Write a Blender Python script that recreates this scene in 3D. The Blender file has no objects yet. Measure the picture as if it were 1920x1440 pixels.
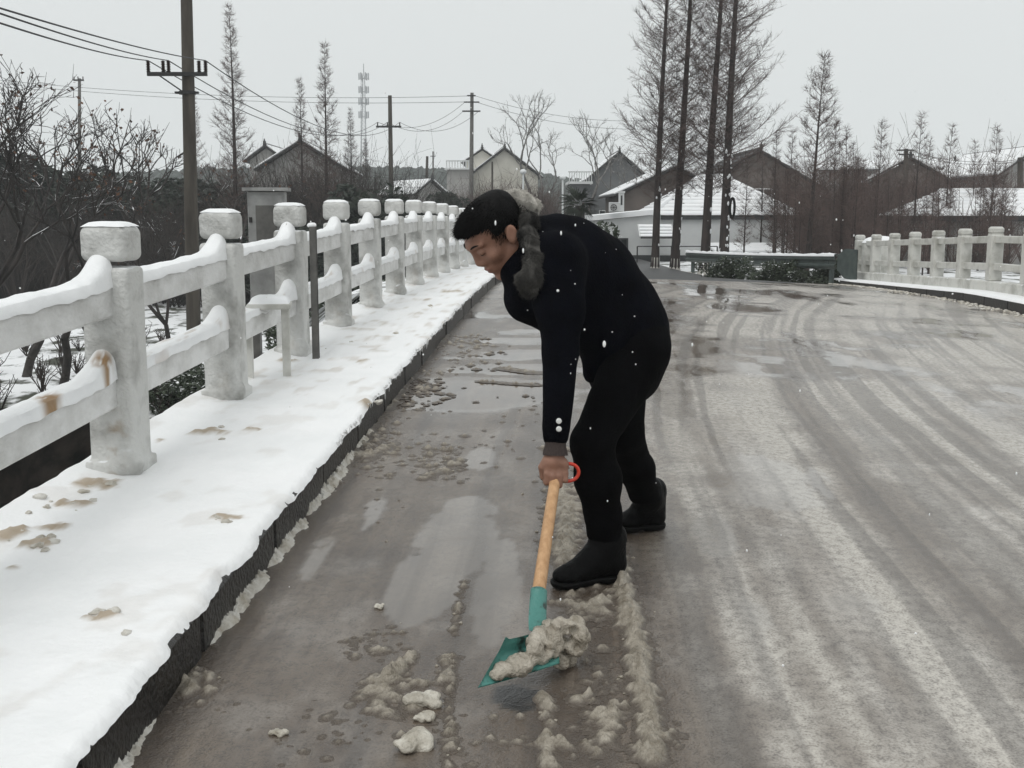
import bpy, math, random
import numpy as np
from mathutils import Vector, Matrix

# ------------------------------------------------------------------ camera, sky, sun, exposure
scn = bpy.context.scene
COL = scn.collection
F_PX, EYE = 2136.0, 1.408
PITCH = math.atan(320 / F_PX)
cam_d = bpy.data.cameras.new('camera'); cam = bpy.data.objects.new('camera', cam_d); COL.objects.link(cam)
cam.location = (0, 0, EYE); cam.rotation_euler = (math.pi / 2 - PITCH, 0, 0)
cam_d.sensor_width = 36; cam_d.lens = F_PX / 1920 * 36; cam_d.clip_start = .05; cam_d.clip_end = 3000
scn.camera = cam

SUN_EL, SUN_AZ = math.radians(58), math.radians(215)
world = bpy.data.worlds.new('World'); scn.world = world; world.use_nodes = True
wn = world.node_tree.nodes; wl = world.node_tree.links
bg = wn['Background']; wout = wn['World Output']
sky = wn.new('ShaderNodeTexSky'); sky.sky_type = 'NISHITA'; sky.sun_disc = False
sky.sun_elevation = SUN_EL; sky.sun_rotation = SUN_AZ; sky.dust_density = 6; sky.air_density = 1; sky.ozone_density = 1
hs = wn.new('ShaderNodeHueSaturation'); hs.inputs['Saturation'].default_value = .06
wl.new(sky.outputs[0], hs.inputs['Color']); wl.new(hs.outputs[0], bg.inputs['Color']); bg.inputs['Strength'].default_value = .06
bg2 = wn.new('ShaderNodeBackground'); bg2.inputs['Color'].default_value = (.965, 1.0, 1.0, 1); bg2.inputs['Strength'].default_value = .90
mx = wn.new('ShaderNodeMixShader'); mx.inputs[0].default_value = .86      # closed cloud deck over the clear sky
wl.new(bg.outputs[0], mx.inputs[1]); wl.new(bg2.outputs[0], mx.inputs[2]); wl.new(mx.outputs[0], wout.inputs['Surface'])

sun_d = bpy.data.lights.new('sun', 'SUN'); sun_d.energy = .9; sun_d.angle = math.radians(35); sun_d.color = (1, .985, .96)
sun = bpy.data.objects.new('sun', sun_d); COL.objects.link(sun)
sd = Vector((math.sin(SUN_AZ) * math.cos(SUN_EL), math.cos(SUN_AZ) * math.cos(SUN_EL), math.sin(SUN_EL)))
sun.rotation_euler = sd.to_track_quat('Z', 'Y').to_euler(); sun.location = (0, 0, 60)

vs = scn.view_settings; vs.view_transform = 'Standard'; vs.look = 'None'; vs.gamma = 1; vs.exposure = 0; vs.use_curve_mapping = False
scn.render.engine = 'CYCLES'
cy = scn.cycles; cy.max_bounces = 6; cy.diffuse_bounces = 3; cy.glossy_bounces = 3; cy.transmission_bounces = 4; cy.volume_bounces = 1
cy.use_denoising = True; cy.use_adaptive_sampling = True; cy.caustics_reflective = False; cy.caustics_refractive = False
try: cy.denoiser = 'OPENIMAGEDENOISE'
except Exception: pass

# ------------------------------------------------------------------ helpers
cp, sp = math.cos(PITCH), math.sin(PITCH)
def ray(u, v):
    a, b = (u - 960) / F_PX, (720 - v) / F_PX
    return np.array([a, cp + sp * b, cp * b - sp])
def at(u, v, Y):
    d = ray(u, v); t = Y / d[1]
    return np.array([d[0] * t, Y, EYE + d[2] * t])
def at_z(u, v, z):
    d = ray(u, v); t = (z - EYE) / d[2]
    return np.array([d[0] * t, d[1] * t, z])

M_AX = .0494                                     # the bridge runs this much to the right of the view axis
def rr(Y):                                       # road height along the hump of the bridge
    Y = np.asarray(Y, float)
    p = lambda y: .239 + .02517 * (y - 8.8) - .001925 * (y - 8.8) ** 2
    e = np.clip(Y - 28, 0, 9)
    return np.where(Y < 28, p(np.minimum(Y, 28)), p(28.) - .0487 * (e - e * e / 18))
def camber(Y): return .05 + .001 * np.clip(np.asarray(Y, float) - 17.6, 0, 10)
def road_z(s, Y): return rr(Y) - camber(Y) * np.clip(np.asarray(s, float) - .9, 0, 9) * .97
def walk_z(Y): return rr(Y) + .150
def road_hit(u, v):
    Y = 5.
    for _ in range(60):
        p = at(u, v, Y); z = float(road_z(p[0] - M_AX * Y, Y))
        q = at_z(u, v, z) if z < EYE else p
        Y = .5 * Y + .5 * q[1]
    return q[0] - M_AX * q[1], q[1]

def hash2(i, j, seed):
    n = (i.astype(np.int64) * 374761393 + j.astype(np.int64) * 668265263 + seed * 982451653) & 0xffffffff
    n = ((n ^ (n >> 13)) * 1274126177) & 0xffffffff
    return ((n ^ (n >> 16)) & 0xffff) / 65535.
def vn(x, y, seed=0):
    i, j = np.floor(x), np.floor(y); fx, fy = x - i, y - j
    fx = fx * fx * (3 - 2 * fx); fy = fy * fy * (3 - 2 * fy)
    a, b, c, d = hash2(i, j, seed), hash2(i + 1, j, seed), hash2(i, j + 1, seed), hash2(i + 1, j + 1, seed)
    return (a + (b - a) * fx) * (1 - fy) + (c + (d - c) * fx) * fy
def fbm(x, y, seed=0, n=4, g=.5):
    r, a, t = 0, 1, 0
    for k in range(n):
        r = r + a * vn(x * 2 ** k + 17.3 * k, y * 2 ** k - 9.1 * k, seed + k); t += a; a *= g
    return r / t
def fbm3(p, seed=0, n=3):
    x, y, z = p[..., 0], p[..., 1], p[..., 2]
    return (fbm(x + .37 * z, y - .61 * z, seed, n) + fbm(y + .53 * x, z + .29 * x, seed + 50, n) + fbm(z - .41 * y, x + .71 * y, seed + 90, n)) / 3
def sstep(a, b, x):
    t = np.clip((x - a) / (b - a), 0, 1); return t * t * (3 - 2 * t)
def nrm(v):
    v = np.asarray(v, float); return v / max(np.linalg.norm(v), 1e-9)

def mesh(name, V, Fs, smooth=False, attrs=None):
    V = np.asarray(V, np.float32).reshape(-1, 3)
    if isinstance(Fs, np.ndarray): Fs = [Fs]
    Fs = [np.asarray(f, np.int32) for f in Fs if len(f)]
    me = bpy.data.meshes.new(name)
    me.vertices.add(len(V)); me.vertices.foreach_set('co', V.ravel())
    nl = sum(f.size for f in Fs); npol = sum(len(f) for f in Fs)
    me.loops.add(nl); me.loops.foreach_set('vertex_index', np.concatenate([f.ravel() for f in Fs]))
    tot = np.concatenate([np.full(len(f), f.shape[1], np.int32) for f in Fs])
    st = np.concatenate([[0], np.cumsum(tot)[:-1]]).astype(np.int32)
    me.polygons.add(npol); me.polygons.foreach_set('loop_start', st)
    try: me.polygons.foreach_set('loop_total', tot)
    except Exception: pass
    me.polygons.foreach_set('use_smooth', np.full(npol, bool(smooth)))
    for k, a in (attrs or {}).items():
        a = np.asarray(a, np.float32)
        if a.ndim == 1: me.attributes.new(k, 'FLOAT', 'POINT').data.foreach_set('value', a)
        else: me.attributes.new(k, 'FLOAT_VECTOR', 'POINT').data.foreach_set('vector', a.ravel())
    me.update(calc_edges=True); me.validate()
    return me

def ob(name, me, mat=None, parent=None, label=None, cat=None, group=None, kind=None):
    o = bpy.data.objects.new(name, me); COL.objects.link(o)
    if mat is not None and me is not None and not me.materials: me.materials.append(mat)
    if parent is not None:
        o.parent = parent
        if 'wl' in parent: o.matrix_parent_inverse = Matrix.Translation(-Vector(parent['wl']))
        elif parent.get('wlp'): pass
    for k, x in (('label', label), ('category', cat), ('group', group), ('kind', kind)):
        if x: o[k] = x
    return o
def thing(name, label, cat, loc, group=None, local=False, rz=0.):
    """Empty at the base. local=False: the children's vertices are written in world coordinates."""
    o = bpy.data.objects.new(name, None); COL.objects.link(o); o.empty_display_size = .1
    o.location = [float(x) for x in loc]; o.rotation_euler[2] = rz; o['label'] = label; o['category'] = cat
    if group: o['group'] = group
    if not local: o['wl'] = [float(x) for x in loc]
    return o
def copy_tree(o, parent=None):
    c = o.copy(); COL.objects.link(c)
    if parent is not None: c.parent = parent
    for ch in list(o.children): copy_tree(ch, c)
    return c

class G:                                          # collects primitive geometry
    def __init__(s): s.V, s.F, s.n = [], {}, 0
    def add(s, V, *Fs):
        V = np.asarray(V, float).reshape(-1, 3)
        for f in Fs:
            f = np.asarray(f, int)
            if f.size: s.F.setdefault(f.shape[1], []).append(f + s.n)
        s.V.append(V); s.n += len(V); return s
    def box(s, c, d, R=None, bev=0.):
        hx, hy, hz = np.asarray(d, float) / 2
        if bev <= 0:
            V = np.array([[x, y, z] for x in (-hx, hx) for y in (-hy, hy) for z in (-hz, hz)])
            Fq = [[0, 1, 3, 2], [4, 6, 7, 5], [0, 4, 5, 1], [2, 3, 7, 6], [0, 2, 6, 4], [1, 5, 7, 3]]
            Ft = np.zeros((0, 3), int)
        else:
            b = min(bev, hx * .98, hy * .98, hz * .98); V = []; ix = {}
            for sx in (-1, 1):
                for sy in (-1, 1):
                    for sz in (-1, 1):
                        for ax in range(3):
                            p = np.array([sx * hx, sy * hy, sz * hz]); q = np.array([sx, sy, sz]) * b
                            p = p - q; p[ax] += q[ax]; ix[(sx, sy, sz, ax)] = len(V); V.append(p)
            V = np.array(V); Fq, Ft = [], []
            for ax in range(3):
                o1, o2 = [a for a in range(3) if a != ax]
                for sg in (-1, 1):
                    cs = []
                    for (a, c2) in ((-1, -1), (1, -1), (1, 1), (-1, 1)):
                        k = [0, 0, 0]; k[ax] = sg; k[o1] = a; k[o2] = c2; cs.append(ix[(*k, ax)])
                    if (sg > 0) != (ax == 1): Fq.append(cs)
                    else: Fq.append(cs[::-1])
                for a in (-1, 1):
                    for c2 in (-1, 1):
                        k0 = [0, 0, 0]; k0[o1] = a; k0[o2] = c2; k1 = k0[:]; k0[ax] = -1; k1[ax] = 1
                        f = [ix[(*k0, o1)], ix[(*k1, o1)], ix[(*k1, o2)], ix[(*k0, o2)]]
                        n = np.cross(V[f[1]] - V[f[0]], V[f[2]] - V[f[0]])
                        if n @ (V[f[0]] + V[f[2]]) < 0: pass
                        ctr = np.zeros(3); ctr[o1] = a; ctr[o2] = c2
                        Fq.append(f if n @ ctr > 0 else f[::-1])
            for sx in (-1, 1):
                for sy in (-1, 1):
                    for sz in (-1, 1):
                        f = [ix[(sx, sy, sz, a)] for a in range(3)]
                        n = np.cross(V[f[1]] - V[f[0]], V[f[2]] - V[f[0]])
                        Ft.append(f if n @ np.array([sx, sy, sz]) > 0 else f[::-1])
        if R is not None: V = V @ np.asarray(R).T
        return s.add(V + np.asarray(c, float), Fq, Ft)
    def tube(s, P, R, n=8, cap=True):
        P = np.asarray(P, float); R = np.broadcast_to(np.asarray(R, float), (len(P),))
        T = np.gradient(P, axis=0); T /= np.linalg.norm(T, axis=1)[:, None] + 1e-9
        u = np.cross(T[0], [0, 0, 1.]);
        if np.linalg.norm(u) < .1: u = np.array([1., 0, 0])
        V = []
        for i in range(len(P)):
            u = u - T[i] * (u @ T[i]); u = nrm(u); w = np.cross(T[i], u)
            a = np.arange(n) * 2 * np.pi / n
            V.append(P[i] + R[i] * (np.cos(a)[:, None] * u + np.sin(a)[:, None] * w))
        V = np.concatenate(V); Fq = []
        i, k = np.meshgrid(np.arange(len(P) - 1), np.arange(n), indexing='ij'); i = i.ravel(); k = k.ravel(); k2 = (k + 1) % n
        Fq = np.stack([i * n + k, i * n + k2, (i + 1) * n + k2, (i + 1) * n + k], 1)
        s.add(V, Fq)
        if cap:
            s.add(V[:n], np.arange(n)[::-1][None]); s.add(V[-n:], np.arange(n)[None])
        return s
    def segs(s, A, B, RA, RB, n=3):               # many loose tapered prisms at once
        A, B = np.asarray(A, float).reshape(-1, 3), np.asarray(B, float).reshape(-1, 3)
        if not len(A): return s
        RA = np.broadcast_to(RA, (len(A),)); RB = np.broadcast_to(RB, (len(A),))
        T = B - A; T = T / (np.linalg.norm(T, axis=1)[:, None] + 1e-9)
        h = np.where(np.abs(T[:, 2:3]) > .9, np.array([[1., 0, 0]]), np.array([[0, 0, 1.]]))
        u = np.cross(T, h); u /= np.linalg.norm(u, axis=1)[:, None] + 1e-9; w = np.cross(T, u)
        a = np.arange(n) * 2 * np.pi / n + .5
        ring = np.cos(a)[None, :, None] * u[:, None] + np.sin(a)[None, :, None] * w[:, None]
        V = np.concatenate([A[:, None] + ring * RA[:, None, None], B[:, None] + ring * RB[:, None, None]], 1)
        base = (np.arange(len(A)) * 2 * n)[:, None]; k = np.arange(n)[None]; k2 = (k + 1) % n
        Fq = np.stack([base + k, base + k2, base + n + k2, base + n + k], 2).reshape(-1, 4)
        return s.add(V.reshape(-1, 3), Fq)
    def prism(s, poly, y0, y1):                   # polygon in x-z pushed along y
        poly = np.asarray(poly, float); n = len(poly)
        V = np.concatenate([np.c_[poly[:, 0], np.full(n, y0), poly[:, 1]], np.c_[poly[:, 0], np.full(n, y1), poly[:, 1]]])
        k = np.arange(n); k2 = (k + 1) % n
        return s.add(V, np.stack([k, k2, n + k2, n + k], 1)[:, ::-1], np.arange(n)[None], (n + np.arange(n))[::-1][None])
    def move(s, R=None, t=(0, 0, 0)):
        s.V = [(v @ np.asarray(R).T if R is not None else v) + np.asarray(t, float) for v in s.V]; return s
    def mesh(s, name, smooth=False, attrs=None):
        V = np.concatenate(s.V); return mesh(name, V, [np.concatenate(f) for f in s.F.values()], smooth, attrs)
def rotz(a): c, s = math.cos(a), math.sin(a); return np.array([[c, -s, 0], [s, c, 0], [0, 0, 1.]])
def rotx(a): c, s = math.cos(a), math.sin(a); return np.array([[1, 0, 0], [0, c, -s], [0, s, c]])
def roty(a): c, s = math.cos(a), math.sin(a); return np.array([[c, 0, s], [0, 1, 0], [-s, 0, c]])

def grid_faces(nr, nc):
    i, j = np.meshgrid(np.arange(nr - 1), np.arange(nc - 1), indexing='ij'); a = (i * nc + j).ravel()
    return np.stack([a, a + 1, a + nc + 1, a + nc], 1)
ICO = None
def ico(sub=1):
    t = (1 + 5 ** .5) / 2
    V = np.array([[-1, t, 0], [1, t, 0], [-1, -t, 0], [1, -t, 0], [0, -1, t], [0, 1, t], [0, -1, -t], [0, 1, -t], [t, 0, -1], [t, 0, 1], [-t, 0, -1], [-t, 0, 1]], float)
    Fc = [[0, 11, 5], [0, 5, 1], [0, 1, 7], [0, 7, 10], [0, 10, 11], [1, 5, 9], [5, 11, 4], [11, 10, 2], [10, 7, 6], [7, 1, 8], [3, 9, 4], [3, 4, 2], [3, 2, 6], [3, 6, 8], [3, 8, 9], [4, 9, 5], [2, 4, 11], [6, 2, 10], [8, 6, 7], [9, 8, 1]]
    V = V / np.linalg.norm(V[0]); V = list(V)
    for _ in range(sub):
        c = {}; N = []
        def mid(a, b):
            k = (min(a, b), max(a, b))
            if k not in c: c[k] = len(V); V.append(nrm(V[a] + V[b]))
            return c[k]
        for a, b, d in Fc:
            x, y, z = mid(a, b), mid(b, d), mid(d, a); N += [[a, x, z], [b, y, x], [d, z, y], [x, y, z]]
        Fc = N
    return np.array(V), np.array(Fc)
ICO1 = ico(1); ICO2 = ico(2)
def lumps(g, C, R, rng, flat=.7, rough=.25, sub=1):
    V0, F0 = ICO1 if sub == 1 else ICO2
    for c, r in zip(C, R):
        a = rng.uniform(0, 6.28); q = V0 * (1 + rough * (2 * fbm3(V0 * 2.2 + rng.uniform(0, 99, 3), 3, 2) - 1)[:, None] * 1.6)
        q = q * r * np.array([1, rng.uniform(.7, 1.1), flat]) @ rotz(a).T
        g.add(q + c, F0)

# signed-distance modelling: round cones and ellipsoids melted together, surface taken with surface nets
class SDF:
    def __init__(s, lo, hi, h):
        s.lo, s.h = np.asarray(lo, float), h; s.n = np.ceil((np.asarray(hi) - s.lo) / h).astype(int) + 1
        s.F = np.full(s.n, .2, np.float32)
    def _loc(s, lo, hi):
        a = np.clip(np.floor((lo - s.lo) / s.h).astype(int), 0, s.n); b = np.clip(np.ceil((hi - s.lo) / s.h).astype(int) + 1, 0, s.n)
        sl = tuple(slice(x, y) for x, y in zip(a, b))
        ax = [s.lo[i] + s.h * np.arange(a[i], b[i]) for i in range(3)]
        P = np.stack(np.meshgrid(*ax, indexing='ij'), -1).astype(np.float32)
        return sl, P
    def _mix(s, sl, d, k, sub=False):
        a = s.F[sl]
        if sub:
            d = -d; h = np.clip(.5 - .5 * (d - a) / k, 0, 1); s.F[sl] = d + (a - d) * h + k * h * (1 - h)
        else:
            h = np.clip(.5 + .5 * (d - a) / k, 0, 1); s.F[sl] = d + (a - d) * h - k * h * (1 - h)
    def cap(s, a, b, r0, r1=None, k=.02, sub=False):
        r1 = r0 if r1 is None else r1; a, b = np.asarray(a, float), np.asarray(b, float); m = max(r0, r1) + k + 2 * s.h
        sl, P = s._loc(np.minimum(a, b) - m, np.maximum(a, b) + m)
        if not P.size: return s
        ab = b - a; t = np.clip(((P - a) @ ab) / max(ab @ ab, 1e-9), 0, 1)
        d = np.linalg.norm(P - a - t[..., None] * ab, axis=-1) - (r0 + (r1 - r0) * t)
        s._mix(sl, d.astype(np.float32), k, sub); return s
    def ell(s, c, r, R=None, k=.02, sub=False):
        c = np.asarray(c, float); r = np.asarray(r, float); m = r.max() + k + 2 * s.h
        sl, P = s._loc(c - m, c + m)
        if not P.size: return s
        q = (P - c) @ (np.asarray(R) if R is not None else np.eye(3))       # R: columns are the local axes
        k0 = np.linalg.norm(q / r, axis=-1); k1 = np.linalg.norm(q / (r * r), axis=-1) + 1e-6
        s._mix(sl, (k0 * (k0 - 1) / k1).astype(np.float32), k, sub); return s
    def plane(s, p, n, k=.004):                    # keep the side where n.(x-p) < 0
        sl, P = s._loc(s.lo, s.lo + s.h * (s.n - 1)); d = ((P - np.asarray(p)) @ nrm(n)).astype(np.float32)
        a = s.F[sl]; h = np.clip(.5 - .5 * (d - a) / k, 0, 1); s.F[sl] = d + (a - d) * h + k * h * (1 - h); return s
    def rough(s, amp, freq, seed, stretch=(1, 1, 1)):
        near = np.abs(s.F) < amp * 2 + 2 * s.h; idx = np.argwhere(near)
        p = s.lo + s.h * idx; s.F[near] += (amp * (2 * fbm3(p * freq * np.asarray(stretch), seed, 3) - 1)).astype(np.float32); return s
    def surf(s):
        F, h = s.F, s.h; ins = F < 0; nx, ny, nz = F.shape
        c = np.zeros((nx - 1, ny - 1, nz - 1), np.int8); O = [(i, j, k) for i in (0, 1) for j in (0, 1) for k in (0, 1)]
        for i, j, k in O: c += ins[i:nx - 1 + i, j:ny - 1 + j, k:nz - 1 + k]
        mixed = (c > 0) & (c < 8); idx = np.argwhere(mixed); ids = np.full(c.shape, -1, np.int32); ids[mixed] = np.arange(len(idx))
        pos = np.zeros((len(idx), 3)); cnt = np.zeros(len(idx))
        for a in O:
            for ax in range(3):
                if a[ax]: continue
                b = list(a); b[ax] = 1
                fa = F[idx[:, 0] + a[0], idx[:, 1] + a[1], idx[:, 2] + a[2]]; fb = F[idx[:, 0] + b[0], idx[:, 1] + b[1], idx[:, 2] + b[2]]
                x = (fa < 0) != (fb < 0); t = np.where(x, fa / np.where(x, fa - fb, 1), 0)
                p = np.tile(np.array(a, float), (len(idx), 1)); p[:, ax] = t; pos += p * x[:, None]; cnt += x
        V = s.lo + h * (idx + pos / cnt[:, None]); Q = []
        for ax in range(3):
            a1, a2 = (ax + 1) % 3, (ax + 2) % 3
            A = np.moveaxis(ins, [ax, a1, a2], [0, 1, 2]); I = np.moveaxis(ids, [ax, a1, a2], [0, 1, 2])
            e = A[:-1, 1:-1, 1:-1] != A[1:, 1:-1, 1:-1]; w = np.argwhere(e); i, j, k = w[:, 0], w[:, 1] + 1, w[:, 2] + 1
            q = np.stack([I[i, j - 1, k - 1], I[i, j, k - 1], I[i, j, k], I[i, j - 1, k]], 1); f = A[i, j, k]
            q[~f] = q[~f][:, ::-1]; Q.append(q)
        return V, np.concatenate(Q)
def smooth_mesh(V, Q, it=2, lam=.5):
    E = np.concatenate([Q[:, [0, 1]], Q[:, [1, 2]], Q[:, [2, 3]], Q[:, [3, 0]]]); E = np.concatenate([E, E[:, ::-1]])
    for _ in range(it):
        S = np.zeros_like(V); n = np.zeros(len(V)); 
        for d in range(3): S[:, d] = np.bincount(E[:, 0], V[E[:, 1], d], len(V))
        n = np.bincount(E[:, 0], minlength=len(V)); V = V + lam * (S / n[:, None] - V)
    return V

# ------------------------------------------------------------------ materials
def mat(name, c1, c2=None, scale=4., rough=.6, bump=0., bscale=None, snow=None, spec=.5, metal=0., stretch=(1, 1, 1), dirt=None, coat=0., contrast=(.35, .65), snow_noise=6., detail=4):
    m = bpy.data.materials.new(name); m.use_nodes = True; nt = m.node_tree; N, L = nt.nodes, nt.links; b = N['Principled BSDF']
    b.inputs['Roughness'].default_value = rough; b.inputs['Metallic'].default_value = metal; b.inputs['Specular IOR Level'].default_value = spec
    b.inputs['Coat Weight'].default_value = coat; b.inputs['Coat Roughness'].default_value = .15
    geo = N.new('ShaderNodeNewGeometry'); mp = N.new('ShaderNodeMapping'); L.new(geo.outputs['Position'], mp.inputs['Vector']); mp.inputs['Scale'].default_value = stretch
    col = None
    if c2 is None: b.inputs['Base Color'].default_value = (*c1, 1)
    else:
        tx = N.new('ShaderNodeTexNoise'); tx.inputs['Scale'].default_value = scale; tx.inputs['Detail'].default_value = detail; tx.inputs['Roughness'].default_value = .6; L.new(mp.outputs[0], tx.inputs['Vector'])
        r = N.new('ShaderNodeValToRGB'); r.color_ramp.elements[0].position = contrast[0]; r.color_ramp.elements[1].position = contrast[1]
        r.color_ramp.elements[0].color = (*c1, 1); r.color_ramp.elements[1].color = (*c2, 1); L.new(tx.outputs[0], r.inputs[0]); col = r.outputs[0]; L.new(col, b.inputs['Base Color'])
    def mixc(fac, c):
        nonlocal col
        mxn = N.new('ShaderNodeMix'); mxn.data_type = 'RGBA'; L.new(fac, mxn.inputs[0])
        if col is None: mxn.inputs[6].default_value = (*c1, 1)
        else: L.new(col, mxn.inputs[6])
        mxn.inputs[7].default_value = (*c, 1); col = mxn.outputs[2]; L.new(col, b.inputs['Base Color'])
    if dirt:                                       # attribute 'dirt' on the mesh: mud-brown stain with a shape of its own
        at_ = N.new('ShaderNodeAttribute'); at_.attribute_name = 'dirt'; mixc(at_.outputs['Fac'], dirt)
    if snow is not None:                           # lying snow on what faces up
        sx = N.new('ShaderNodeSeparateXYZ'); L.new(geo.outputs['Normal'], sx.inputs[0])
        t2 = N.new('ShaderNodeTexNoise'); t2.inputs['Scale'].default_value = snow_noise; L.new(geo.outputs['Position'], t2.inputs['Vector'])
        ad = N.new('ShaderNodeMath'); ad.operation = 'MULTIPLY_ADD'; L.new(t2.outputs[0], ad.inputs[0]); ad.inputs[1].default_value = 1.6; ad.inputs[2].default_value = -.8
        a2 = N.new('ShaderNodeMath'); L.new(sx.outputs[2], a2.inputs[0]); L.new(ad.outputs[0], a2.inputs[1])
        mr = N.new('ShaderNodeMapRange'); mr.inputs[1].default_value = snow; mr.inputs[2].default_value = snow + .15; L.new(a2.outputs[0], mr.inputs[0]); mixc(mr.outputs[0], (.84, .85, .86))
    if bump:
        t3 = N.new('ShaderNodeTexNoise'); t3.inputs['Scale'].default_value = bscale or scale * 4; t3.inputs['Detail'].default_value = 5; L.new(mp.outputs[0], t3.inputs['Vector'])
        bp = N.new('ShaderNodeBump'); bp.inputs['Strength'].default_value = bump; bp.inputs['Distance'].default_value = .02; L.new(t3.outputs[0], bp.inputs['Height']); L.new(bp.outputs[0], b.inputs['Normal'])
    return m
MT = {}
MT['snow'] = mat('snow', (.89, .898, .90), (.94, .942, .945), 3, .55, .25, 40, dirt=(.36, .27, .17), spec=.3)
MT['railsnow'] = mat('rail_snow', (.87, .88, .885), (.93, .935, .94), 5, .5, .2, 50, dirt=(.32, .2, .1), spec=.3)
MT['concrete'] = mat('white_concrete', (.36, .355, .32), (.60, .595, .56), 4, .55, .35, 45, contrast=(.3, .55), snow=.92)
MT['concrete_snowy'] = mat('snow_plastered_concrete', (.30, .296, .278), (.62, .62, .60), 4, .6, .6, 55, dirt=(.29, .21, .13), contrast=(.3, .52), snow=.75)
MT['rail_concrete'] = mat('frosted_concrete', (.50, .495, .475), (.76, .76, .75), 6, .55, .5, 50, contrast=(.3, .6), snow=.9, stretch=(1, .6, 1))
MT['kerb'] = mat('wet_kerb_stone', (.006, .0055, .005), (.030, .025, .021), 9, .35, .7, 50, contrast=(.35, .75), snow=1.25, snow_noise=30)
MT['slush'] = mat('slush', (.26, .225, .175), (.56, .51, .43), 22, .28, .6, 120, contrast=(.3, .7), spec=.5)
MT['slush_white'] = mat('slush_white', (.40, .36, .29), (.72, .70, .65), 12, .4, .5, 80)
MT['asphalt'] = mat('asphalt', (.035, .036, .038), (.06, .06, .06), 3, .5, .4, 60, contrast=(.3, .7))
MT['terrain'] = mat('snowy_ground', (.045, .05, .032), (.85, .86, .87), 1.6, .8, .5, 12, contrast=(.40, .50), detail=9, stretch=(1, .55, 1))
MT['mud'] = mat('dark_bank', (.003, .003, .0025), (.022, .018, .015), 2.2, .95, .8, 9, snow=1.22, snow_noise=4, spec=.08)
MT['water'] = mat('creek_water', (.012, .014, .012), None, rough=.06, bump=.05, bscale=5)
MT['redbark'] = mat('redwood_bark', (.018, .014, .013), (.05, .036, .032), 8, .85, .6, 30, snow=1.15, snow_noise=9, stretch=(1, 1, .3))
MT['whitewash'] = mat('whitewash', (.45, .43, .39), (.6, .58, .54), 9, .8, .4)
MT['redtwig'] = mat('redwood_twig', (.055, .038, .034), (.115, .078, .069), 1.5, .9)
MT['bark'] = mat('dark_bark', (.016, .014, .013), (.05, .043, .038), 6, .85, .4, 30, snow=.78, snow_noise=3.5)
MT['twig'] = mat('dark_twig', (.022, .019, .018), (.05, .042, .038), 3, .9, snow=.80, snow_noise=2.2)
MT['palebark'] = mat('pale_bark', (.10, .095, .09), (.2, .19, .18), 6, .85, snow=.9)
MT['leaf_dry'] = mat('dry_leaf', (.06, .03, .02), (.14, .07, .04), 2, .8)
MT['evergreen'] = mat('evergreen_leaf', (.010, .016, .011), (.032, .042, .028), 1.3, .7, snow=1.22, snow_noise=5)
MT['shrubleaf'] = mat('shrub_leaf', (.022, .033, .018), (.055, .072, .042), 4, .6, snow=.90, snow_noise=7)
MT['thicket'] = mat('thicket_twig', (.010, .009, .008), (.060, .047, .041), .35, .95, snow=1.12, snow_noise=4)
MT['redthicket'] = mat('red_thicket_twig', (.055, .038, .034), (.13, .092, .082), .6, .95, snow=1.3, snow_noise=4)
MT['pole'] = mat('old_concrete_pole', (.045, .038, .031), (.09, .078, .064), 6, .8, .3, 40, stretch=(1, 1, .2))
MT['greypole'] = mat('grey_concrete_pole', (.11, .105, .098), (.17, .165, .155), 6, .8, .2, 40)
MT['iron'] = mat('dark_iron', (.02, .02, .021), (.045, .043, .042), 20, .55, metal=.3)
MT['porcelain'] = mat('brown_porcelain', (.03, .018, .016), None, rough=.25)
MT['cable'] = mat('cable', (.02, .02, .022), None, rough=.6)
MT['galv'] = mat('galvanised', (.22, .22, .215), (.36, .36, .35), 9, .45, .1, 30, metal=.35, snow=1.2, contrast=(.3, .7))
MT['galvdark'] = mat('weathered_steel', (.09, .088, .083), (.15, .145, .135), 9, .5, .1, 30, metal=.3, snow=1.1)
MT['guard'] = mat('green_guardrail', (.05, .066, .062), (.085, .105, .098), 6, .4, spec=.5)
MT['whitewall'] = mat('white_plaster', (.56, .575, .575), (.66, .67, .665), 1.1, .8, .15, 20, contrast=(.25, .6))
MT['greywall'] = mat('grey_plaster', (.26, .255, .245), (.36, .35, .335), .9, .85, .15, 15)
MT['creamwall'] = mat('cream_plaster', (.50, .48, .42), (.6, .58, .52), .9, .85, .15, 15)
MT['brownwall'] = mat('brown_plaster', (.085, .07, .062), (.15, .125, .112), .8, .9, .2, 15)
MT['darkwall'] = mat('dark_grey_plaster', (.10, .105, .11), (.16, .165, .168), .8, .9)
MT['plinth'] = mat('dark_plinth', (.03, .034, .036), (.06, .063, .065), 3, .8)
MT['tile'] = mat('dark_roof_tile', (.028, .028, .03), (.06, .058, .057), 6, .7, .4, 20)
MT['roofsnow'] = mat('roof_snow', (.83, .845, .86), (.9, .905, .91), 2, .6, .3, 9)
MT['glass'] = mat('window_glass', (.02, .024, .027), None, rough=.08)
MT['whitemetal'] = mat('white_metal', (.6, .61, .61), (.7, .7, .69), 5, .4)
MT['skin'] = mat('skin', (.23, .118, .080), (.33, .175, .122), 16, .5, .12, 160, spec=.35, contrast=(.3, .7))
MT['hair'] = mat('black_hair', (.0025, .0024, .0024), (.007, .0065, .0065), 60, .6, spec=.12)
MT['coat'] = mat('navy_black_coat', (.0014, .0016, .0030), (.0036, .0042, .0075), 8, .9, .5, 160, spec=.06)
MT['trousers'] = mat('black_trousers', (.0013, .0013, .0016), (.0034, .0034, .0042), 9, .9, .4, 140, spec=.05)
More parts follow.
